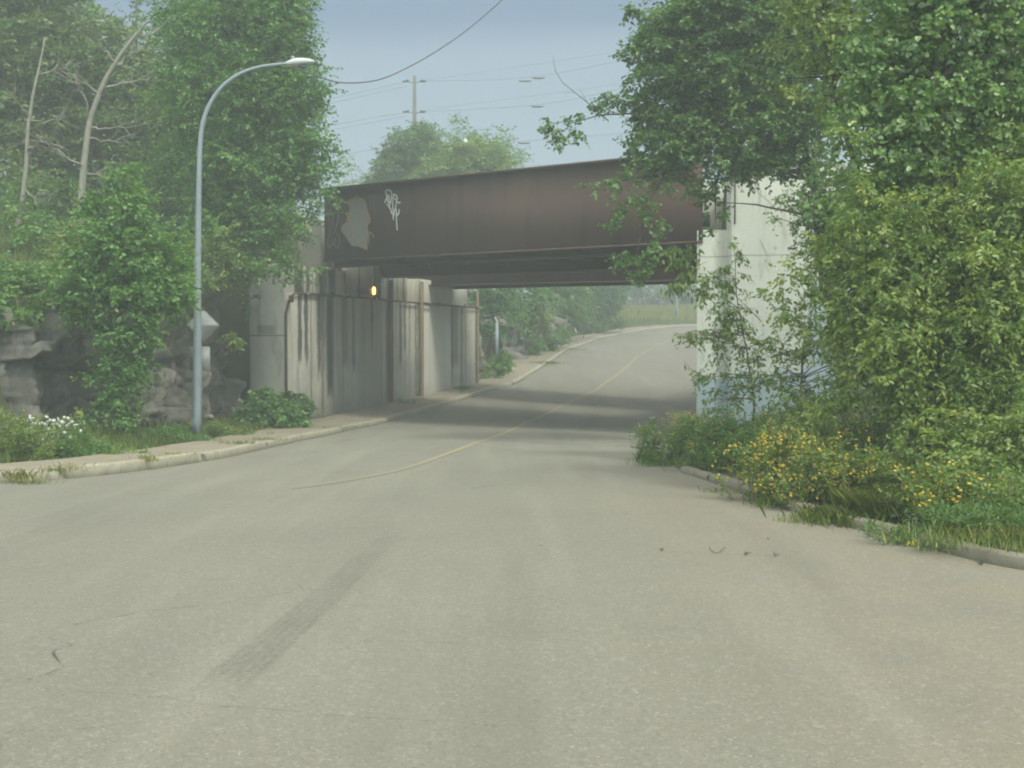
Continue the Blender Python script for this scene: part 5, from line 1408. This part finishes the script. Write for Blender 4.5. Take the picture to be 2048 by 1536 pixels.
# ---- grass scatter (stuff)
def grass(name, label, pts, h, mat, seed, w=.008, lean=.35, dz=0.0):
    rng = np.random.default_rng(seed); n = len(pts)
    z = terrain(pts[:, 0], pts[:, 1]) + dz
    p = np.c_[pts, z - .02]
    a_ = rng.random(n) * 2 * math.pi; H = h * rng.uniform(.4, 1.25, n)
    ln = rng.uniform(0, lean, n)[:, None] * H[:, None]; d = np.c_[np.cos(a_), np.sin(a_), np.zeros(n)]
    s_ = np.c_[-np.sin(a_), np.cos(a_), np.zeros(n)] * w * .5
    up = np.c_[np.zeros(n), np.zeros(n), H]
    V = np.stack([p - s_, p + s_, p + up * .6 + d * ln * .35 + s_ * .7, p + up + d * ln, p + up * .6 + d * ln * .35 - s_ * .7], 1).reshape(-1, 3)
    b = (np.arange(n) * 5)[:, None]
    return tag(mk(name, V, b + np.array([0, 1, 2, 3, 4]), mat, attrs={'tint': np.repeat(rng.random(n), 5)}), label, kind='stuff')
def scatter_left(n, y0, y1, o0, o1, seed):
    rng = np.random.default_rng(seed); y = rng.uniform(y0, y1, n); o = o0 + (o1 - o0) * rng.random(n)
    x = lk_x(y) - o
    # thin by noise
    k = np.array([mnoise.noise(Vector((float(a_) * .9, float(b_) * .9, seed))) for a_, b_ in zip(x, y)]) > -.15
    k &= (y > 36.5) | (x > np.interp(y, CLIFF[:, 1], CLIFF[:, 0]) + .35)
    return np.c_[x, y][k]
grass('grass', 'short green grass on the left verge', scatter_left(42000, 15, 36, 1.35, 4.6, 1), .17, L_GRASS, 1)
grass('grass', 'longer grass at the foot of the left rock', scatter_left(9000, 15.5, 34, 2.6, 5.2, 2), .34, L_GRASS, 2)
grass('grass', 'grass on the far left bank beyond the bridge', scatter_left(26000, 48, 106, 1.9, 9, 3), .34, L_GRASS, 3, w=.02)
rng = np.random.default_rng(5)
px_ = rng.uniform(-13.5, -8.3, 16000); py_ = rng.uniform(18, 34, 16000)
ok = px_ < np.interp(py_, CLIFF[:, 1], CLIFF[:, 0]) - 1.2
grass('grass', 'grass on top of the left rock face', np.c_[px_, py_][ok], .32, L_GRASS, 5, w=.014)
xf = rng.uniform(6, 34, 46000); yf2 = rng.uniform(98, 136, 46000)
kf = xf < np.interp(yf2, [98, 104, 112, 122, 136], [9, 14, 23, 44, 60]) - 2.0
grass('grass_field', 'pale yellow green grass field on the rise beyond the bend', np.c_[xf, yf2][kf], .55, L_FIELD, 6, w=.05)
# right bank ground cover
yr = rng.uniform(7.5, 28, 46000); rxr = np.interp(yr, RKs[RKs[:, 1] > 6, 1], RKs[RKs[:, 1] > 6, 0]); xr_ = rxr + .30 + np.clip(11 - yr, 0, 4) * .06 + rng.random(46000) ** 1.2 * 5
kk = xr_ > rxr + .3
kk &= np.random.default_rng(9).random(len(kk)) < .55
grass('grass', 'rough grass along the right bank', np.c_[xr_, yr][kk], .12, L_GRASS, 7, w=.006, lean=.9)
# grass tuft on the right (bright)
gt = G(1820, 1045, .1); rr_ = rng.normal(size=(3800, 2)) * np.array([.28, .22])
grass('grass', 'lush grass mound by the right kerb', np.c_[gt[0] + rr_[:, 0], gt[1] + rr_[:, 1] + .75], .17, L_GRASS, 8, w=.005, lean=1.0)
# tufts on kerbs
def tuft(px, py, n, spread, h, mat, seed, label, dz=.0):
    g_ = G(px, py, dz); rng = np.random.default_rng(seed); r = rng.normal(size=(n, 2)) * spread
    T = empty('grass_tuft', g_, label, 'grass tuft', None)
    H = h * rng.uniform(.4, 1.2, n); a_ = rng.random(n) * 6.283
    p = np.c_[g_[0] + r[:, 0] * 1.5, g_[1] + r[:, 1], np.full(n, g_[2] - .01)]
    d = np.c_[np.cos(a_), np.sin(a_), np.zeros(n)]; s_ = np.c_[-np.sin(a_), np.cos(a_), np.zeros(n)] * .004
    ln = rng.uniform(.1, .8, n)[:, None] * H[:, None]; up = np.c_[np.zeros(n), np.zeros(n), H]
    V = np.stack([p - s_, p + s_, p + up * .6 + d * ln * .4 + s_ * .7, p + up + d * ln, p + up * .6 + d * ln * .4 - s_ * .7], 1).reshape(-1, 3)
    b = (np.arange(n) * 5)[:, None]
    mk('foliage', V, b + np.array([0, 1, 2, 3, 4]), mat, T, attrs={'tint': np.repeat(rng.random(n), 5)})
tuft(45, 958, 150, .09, .13, L_DRY, 1, 'brownish grass tuft on the kerb at the far left', .05)
tuft(135, 938, 90, .10, .09, L_DRY, 2, 'dry grass tuft on the pavement behind the kerb, next to the far left tuft', .13)
tuft(95, 943, 60, .10, .07, L_GRASS, 3, 'low thin grass on the pavement between the two dry tufts at the far left', .13)
tuft(295, 922, 90, .05, .10, L_DRY, 4, 'dry tuft behind the kerb below the young tree', .13)
tuft(60, 968, 160, .10, .06, L_GRASS, 5, 'tiny green weeds in the gutter at the far left', 0)
tuft(355, 910, 110, .10, .06, L_DRY, 6, 'dry grass strip behind the kerb below the lamp column', .13)
tuft(480, 888, 160, .12, .08, L_GRASS, 7, 'small green tuft on the pavement right of the broken kerb joint', .13)
tuft(540, 880, 160, .14, .07, L_GRASS, 8, 'green weeds on the pavement in front of the leafy bush', .13)
tuft(660, 855, 300, .30, .06, L_GRASS, 9, 'long green weed strip on the pavement by the stained wall', .13)
tuft(760, 835, 220, .30, .06, L_GRASS, 10, 'green weeds on the pavement in the bridge shadow', .13)
tuft(1090, 728, 420, .30, .16, L_GRASS, 11, 'green weeds over the kerb beyond the bridge', .08)
tuft(1135, 700, 300, .45, .14, L_GRASS, 12, 'farther green weeds over the kerb near the bend', .08)
tuft(1570, 1010, 160, .06, .12, L_GRASS, 13, 'green tuft spilling over the right kerb below the yellow flowers', .03)
tuft(1635, 1045, 260, .12, .12, L_GRASS, 14, 'low weeds in the gutter right of the spilling tuft', .0)
tuft(1545, 1010, 120, .08, .12, L_GRASS, 15, 'thin weeds on the right kerb face left of the spilling tuft', .02)
tuft(1660, 1035, 120, .06, .12, L_DRY, 16, 'dry weeds in the break of the right kerb', .02)
tuft(1440, 985, 60, .06, .08, L_GRASS, 17, 'few green blades in the right gutter near the kerb end', 0)
tuft(1890, 1072, 60, .18, .12, L_GRASS, 18, 'grass hanging over the right kerb near the right edge', .14)
tuft(1320, 930, 260, .12, .20, L_MID, 19, 'dark green weeds around the end of the right kerb', .02)
tuft(2010, 1085, 420, .22, .10, L_GRASS, 20, 'short grass just behind the right kerb at the edge of the picture', .12)
tuft(2060, 1075, 300, .22, .12, L_DRY, 21, 'dry grass behind the right kerb at the very edge of the picture', .12)
# dark V-shaped weeds in the pavement joint
def weed(px, py, s, seed, label, arms=2):
    g_ = np.array(G(px, py, .004)); T = empty('pavement_weed', tuple(g_), label, 'weed', None); rng = np.random.default_rng(seed); m = MB(); pos = []
    if seed != 1: arms = 6
    for i in range(arms):
        sg = -1 if i % 2 else 1
        if seed == 1:
            e = g_ + np.array([sg * s * rng.uniform(.7, 1.1), rng.normal() * .02, s * rng.uniform(.6, .95)]); md = g_ + (e - g_) * .5 + np.array([sg * s * .18, 0, -s * .14])
        else:
            e = g_ + np.array([s * rng.normal() * .6, s * rng.normal() * .4, s * rng.uniform(.3, .9)]); md = (g_ + e) / 2 + np.array([0, 0, s * .1])
        m.tube([g_, md, e], [.003, .0025, .001], 4, cap=False)
        for k in range(9):
            u = rng.uniform(.2, 1); pos.append(g_ * (1 - u) ** 2 + 2 * md * u * (1 - u) + e * u * u)
    m.build('stems', L_TWIG, T)
    pos = np.array(pos); K = len(pos)
    V, Fq = leaves_mesh(pos, norm(rng.normal(size=(K, 3)) + [0, 0, .5]), norm(rng.normal(size=(K, 3))), np.full(K, s * .22), np.full(K, s * .1))
    mk('foliage', V, Fq, L_DARK, T, attrs={'tint': np.repeat(rng.random(K) * .5, 6)})
weed(1433, 1106, .072, 1, 'dark V-shaped weed growing from the pavement joint')
weed(1324, 1102, .03, 2, 'tiny weed at the left end of the pavement joint')
weed(1490, 1111, .04, 3, 'tiny spreading weed in the joint right of the V-shaped weed', 3)
weed(1550, 1113, .034, 4, 'small dark weed at the right end of the pavement joint', 4)
weed(1738, 1072, .05, 5, 'small upright weed in the gutter below the right kerb', 4)
weed(1766, 1076, .04, 6, 'second small weed in the gutter, just right of the upright one', 3)
weed(1797, 1090, .05, 7, 'dark spreading weed in the gutter left of the edge weed', 5)
weed(1962, 1130, .06, 8, 'dark weed in the joint near the right edge', 3)
weed(1537, 1080, .02, 9, 'speck of a weed in the sandy pavement above the joint', 3)
weed(1081, 1092, .012, 10, 'tiny dark speck of litter in the middle of the road', 3)
# stones by the wall
def stone(px, py, r, label):
    g_ = np.array(G(px, py, .13)); V = []; n = 8; rng = np.random.default_rng(int(px))
    for i in range(5):
        for k in range(n):
            ph = math.pi * (i + .5) / 5; th = 2 * math.pi * k / n; rr = r * rng.uniform(.8, 1.15)
            V.append(g_ + np.array([rr * math.sin(ph) * math.cos(th), rr * math.sin(ph) * math.sin(th), rr * .8 * math.cos(ph) + r * .55]))
    Fc = [[i * n + k, (i + 1) * n + k, (i + 1) * n + (k + 1) % n, i * n + (k + 1) % n] for i in range(4) for k in range(n)] + [list(range(n))[::-1][::-1], [4 * n + k for k in range(n)][::-1]]
    tag(mk('stone', V, Fc, M_KERB), label, 'stone', 'pale stones at the foot of the stained wall')
stone(846, 799, .07, 'pale rounded stone at the wall foot beside the bright block, farther of two')
stone(824, 806, .07, 'pale rounded stone at the wall foot, nearer of two')
# pale rock chunks at cliff
def chunk(px, py, D, r, label, seed):
    rng = np.random.default_rng(seed); c_ = np.array(P(px, py, D)); n = 7; V = []
    for i in range(4):
        for k in range(n):
            ph = math.pi * (i + .5) / 4; th = 2 * math.pi * k / n; rr = r * rng.uniform(.6, 1.3)
            V.append(c_ + np.array([rr * math.sin(ph) * math.cos(th) * 1.3, rr * math.sin(ph) * math.sin(th), rr * .8 * math.cos(ph)]))
    Fc = [[i * n + k, (i + 1) * n + k, (i + 1) * n + (k + 1) % n, i * n + (k + 1) % n] for i in range(3) for k in range(n)] + [list(range(n)), [3 * n + k for k in range(n)][::-1]]
    tag(mk('rock', V, Fc, M_KERB_R), label, 'rock', 'pale loose rocks in the rock face')
chunk(421, 834, 26.6, .075, 'pale loose rock low beside the lamp column', 1)

# ------------------------------------------------------------------ utility pole and wires
ub = P(829, 420, 92.0); UP = empty('utility_pole', (ub[0], 92.0, 5.5), 'wooden utility pole with insulators rising beyond the bridge', 'utility pole')
ut = P(829, 152, 92.0)
MB().tube([(ub[0], 92, 5.5), (ut[0], 92, ut[2])], [.18, .13], 12).build('pole', M_WOOD, UP, smooth=True)
for (yy_, nm_) in ((163, 'a'), (224, 'b')):
    for sg in (-1, 1):
        m = MB(); c_ = np.array(P(829, yy_ + 3, 92.0)); e = np.array(P(829 + sg * 14, yy_, 92.0))
        m.tube([c_, e], [.035, .03], 6); br_ = m.build('bracket', M_WOOD, UP)
        m = MB(); m.tube([e + [0, 0, -.05], e + [0, 0, .06], e + [0, 0, .14]], [.13, .15, .06], 8); m.tube([e + [sg * .1, 0, 0], e + [sg * .35, 0, .02]], [.09, .07], 8); m.build('insulator', M_INS, br_)
def wire(label, pix, r=.02, damp=(), cat='cable'):
    pw = [np.array(P(*q)) for q in pix]
    # quadratic smooth through points
    d = np.arange(len(pw)); s = np.linspace(0, len(pw) - 1, 40); A_ = np.array(pw)
    C3 = np.c_[[np.interp(s, d, A_[:, k]) for k in range(3)]].T
    for _ in range(30): C3[1:-1] = (C3[:-2] + 2 * C3[1:-1] + C3[2:]) / 4
    W_ = empty('overhead_wire', tuple(C3[0]), label, cat, 'overhead wires on the utility pole')
    MB().tube([*C3], r * .75, 5).build('wire', M_WIRE, W_)
    for q in damp:
        c_ = np.array(P(*q)); m = MB(); m.tube([c_ - [.5, 0, .06], c_ - [.25, 0, .1], c_ + [.25, 0, -.1], c_ + [.5, 0, -.06]], [.03, .07, .07, .03], 6); m.build('damper', M_INS, W_)
wire('upper left wire meeting the pole top', [(560, 222, 92), (660, 198, 92), (815, 163, 92)], damp=())
wire('wire just under the upper left one', [(560, 230, 92), (661, 207, 92), (815, 172, 92)])
wire('upper right wire with two dark dampers', [(843, 162, 92), (1048, 160, 92), (1249, 121, 92), (1500, 60, 92)], damp=((1050, 160, 92), (1077, 154, 92)))
wire('thin topmost wire running right from the pole', [(843, 160, 92), (907, 153, 92), (1249, 102, 92), (1500, 60, 92)], .014)
wire('middle left wire meeting the lower brackets', [(560, 272, 92), (658, 251, 92), (815, 224, 92)])
wire('wire just under the middle left one', [(560, 282, 92), (658, 261, 92), (815, 232, 92)])
wire('middle right wire with one dark damper', [(843, 224, 92), (1075, 212, 92), (1164, 195, 92), (1450, 130, 92)], damp=((1075, 211, 92),))
wire('thin wire just above the middle right one', [(843, 222, 92), (907, 212, 92), (1208, 174, 92), (1450, 130, 92)], .014)
wire('lowest left wire dipping behind the round dark tree', [(560, 330, 92), (661, 313, 92), (757, 296, 92), (880, 284, 92), (1048, 284, 92), (1090, 280, 92), (1300, 262, 92)], damp=((1048, 284, 92),))
wire('lowest right wire just above the bridge edge', [(700, 341, 92), (1040, 334, 92), (1070, 330, 92), (1300, 322, 92)], .014)
# near hanging cable
cps = [(560, 120, 27), (620, 148, 27.5), (680, 168, 28), (760, 163, 28.5), (850, 118, 29), (930, 65, 30), (1005, 0, 31), (1100, -90, 32)]
A_ = np.array([P(*q) for q in cps]); d = np.arange(len(A_)); s = np.linspace(0, len(A_) - 1, 60)
C3 = np.c_[[np.interp(s, d, A_[:, k]) for k in range(3)]].T
for _ in range(12): C3[1:-1] = (C3[:-2] + 2 * C3[1:-1] + C3[2:]) / 4
HC = empty('hanging_cable', tuple(C3[0]), 'thick dark cable sagging across the sky from behind the lamp head upward', 'cable')
MB().tube([*C3], .016, 6).build('cable', M_WIRE, HC)

# ------------------------------------------------------------------ haze
HZ_D = .0052
m = MB(); m.box(-640, 640, -100, 690, -4, 24)
hz = m.build('haze', None); tag(hz, 'pale milky air over the whole scene', kind='stuff')
hm = bpy.data.materials.new('haze_air'); hm.use_nodes = True; nt = hm.node_tree; nt.nodes.clear()
ho = nt.nodes.new('ShaderNodeOutputMaterial'); hv = nt.nodes.new('ShaderNodeVolumePrincipled')
hv.inputs['Color'].default_value = (.91, .99, .95, 1); hv.inputs['Density'].default_value = HZ_D; hv.inputs['Anisotropy'].default_value = .0
nt.links.new(hv.outputs[0], ho.inputs['Volume']); hz.data.materials.append(hm)

# ------------------------------------------------------------------ world, sun, camera
W = bpy.data.worlds.new('World'); S.world = W; W.use_nodes = True
nt = W.node_tree; nt.nodes.clear()
wo = nt.nodes.new('ShaderNodeOutputWorld'); bgd = nt.nodes.new('ShaderNodeBackground'); bgd.inputs[1].default_value = .1
SUN_EL, SUN_AZ = 50, 142       # azimuth measured clockwise from +Y: behind the camera, to the right
sky = nt.nodes.new('ShaderNodeTexSky'); sky.sky_type = 'NISHITA'; sky.sun_disc = False
sky.sun_elevation = math.radians(SUN_EL); sky.sun_rotation = math.radians(SUN_AZ)
tc = nt.nodes.new('ShaderNodeTexCoord'); sp = nt.nodes.new('ShaderNodeSeparateXYZ'); nt.links.new(tc.outputs['Generated'], sp.inputs[0])
nz = nt.nodes.new('ShaderNodeTexNoise'); nz.inputs['Scale'].default_value = 1.6; nz.inputs['Detail'].default_value = 4
mp = nt.nodes.new('ShaderNodeMapping'); mp.inputs['Scale'].default_value = (1, 1, 4); nt.links.new(tc.outputs['Generated'], mp.inputs[0]); nt.links.new(mp.outputs[0], nz.inputs['Vector'])
ma = nt.nodes.new('ShaderNodeMath'); ma.operation = 'MULTIPLY_ADD'; nt.links.new(nz.outputs['Fac'], ma.inputs[0]); ma.inputs[1].default_value = .06; ma.inputs[2].default_value = -.03
mb_ = nt.nodes.new('ShaderNodeMath'); nt.links.new(sp.outputs[2], mb_.inputs[0]); nt.links.new(ma.outputs[0], mb_.inputs[1])
rp = nt.nodes.new('ShaderNodeValToRGB'); nt.links.new(mb_.outputs[0], rp.inputs[0])
cr = rp.color_ramp
st_ = [(0.0, (.45, .60, .74)), (.12, (.43, .58, .72)), (.20, (.435, .585, .715)), (.240, (.44, .585, .715)), (.264, (.25, .38, .565)), (.32, (.21, .34, .535)), (.5, (.60, .68, .76)), (.8, (1.0, 1.0, .95))]
while len(cr.elements) < len(st_): cr.elements.new(.5)
for e, (p, c_) in zip(cr.elements, st_): e.position = p; e.color = (*c_, 1)
sc_ = nt.nodes.new('ShaderNodeVectorMath'); sc_.operation = 'SCALE'; nt.links.new(rp.outputs[0], sc_.inputs[0]); sc_.inputs['Scale'].default_value = 5.5
mx = nt.nodes.new('ShaderNodeMix'); mx.data_type = 'RGBA'; mx.inputs[0].default_value = .9
nt.links.new(sky.outputs[0], mx.inputs[6]); nt.links.new(sc_.outputs[0], mx.inputs[7])
# the overcast is thinner and brighter behind the camera than over the storm cloud ahead
br = nt.nodes.new('ShaderNodeMapRange'); br.interpolation_type = 'SMOOTHSTEP'; nt.links.new(sp.outputs[1], br.inputs[0])
br.inputs[1].default_value = .35; br.inputs[2].default_value = -.6; br.inputs[3].default_value = 1.0; br.inputs[4].default_value = 3.4
s2_ = nt.nodes.new('ShaderNodeVectorMath'); s2_.operation = 'SCALE'; nt.links.new(mx.outputs[2], s2_.inputs[0]); nt.links.new(br.outputs[0], s2_.inputs['Scale'])
wm = nt.nodes.new('ShaderNodeMix'); wm.data_type = 'RGBA'; wm.blend_type = 'MULTIPLY'
wf = nt.nodes.new('ShaderNodeMapRange'); nt.links.new(sp.outputs[1], wf.inputs[0]); wf.inputs[1].default_value = .5; wf.inputs[2].default_value = -.4
nt.links.new(wf.outputs[0], wm.inputs[0]); nt.links.new(s2_.outputs[0], wm.inputs[6]); wm.inputs[7].default_value = (1.06, 1.04, .93, 1)
nt.links.new(wm.outputs[2], bgd.inputs[0]); nt.links.new(bgd.outputs[0], wo.inputs[0])

sl = bpy.data.lights.new('sun', 'SUN'); sl.energy = 1.5; sl.angle = math.radians(10); sl.color = (1, .965, .88)
so = bpy.data.objects.new('sun', sl); C.objects.link(so)
az, el = math.radians(SUN_AZ), math.radians(SUN_EL)
dirv = Vector((math.sin(az) * math.cos(el), math.cos(az) * math.cos(el), math.sin(el)))
so.rotation_euler = dirv.to_track_quat('Z', 'Y').to_euler(); so.location = (0, 0, 30)

cam = bpy.data.cameras.new('camera'); co = bpy.data.objects.new('camera', cam); C.objects.link(co)
co.location = (0, 0, CAM_Z); co.rotation_euler = (math.radians(90) + PITCH, 0, 0)
cam.sensor_width = 36; cam.lens = F / 2048 * 36; cam.clip_start = .1; cam.clip_end = 3000
S.camera = co
S.render.engine = 'CYCLES'
S.view_settings.view_transform = 'Standard'; S.view_settings.look = 'None'; S.view_settings.gamma = 1; S.view_settings.exposure = 0.62
cy = S.cycles
cy.filter_width = 2.0
cy.use_denoising = True
try: cy.denoiser = 'OPENIMAGEDENOISE'
except Exception: pass
cy.max_bounces = 6; cy.diffuse_bounces = 3; cy.glossy_bounces = 2; cy.transmission_bounces = 3; cy.transparent_max_bounces = 8; cy.volume_bounces = 0
cy.use_adaptive_sampling = True; cy.adaptive_threshold = .02
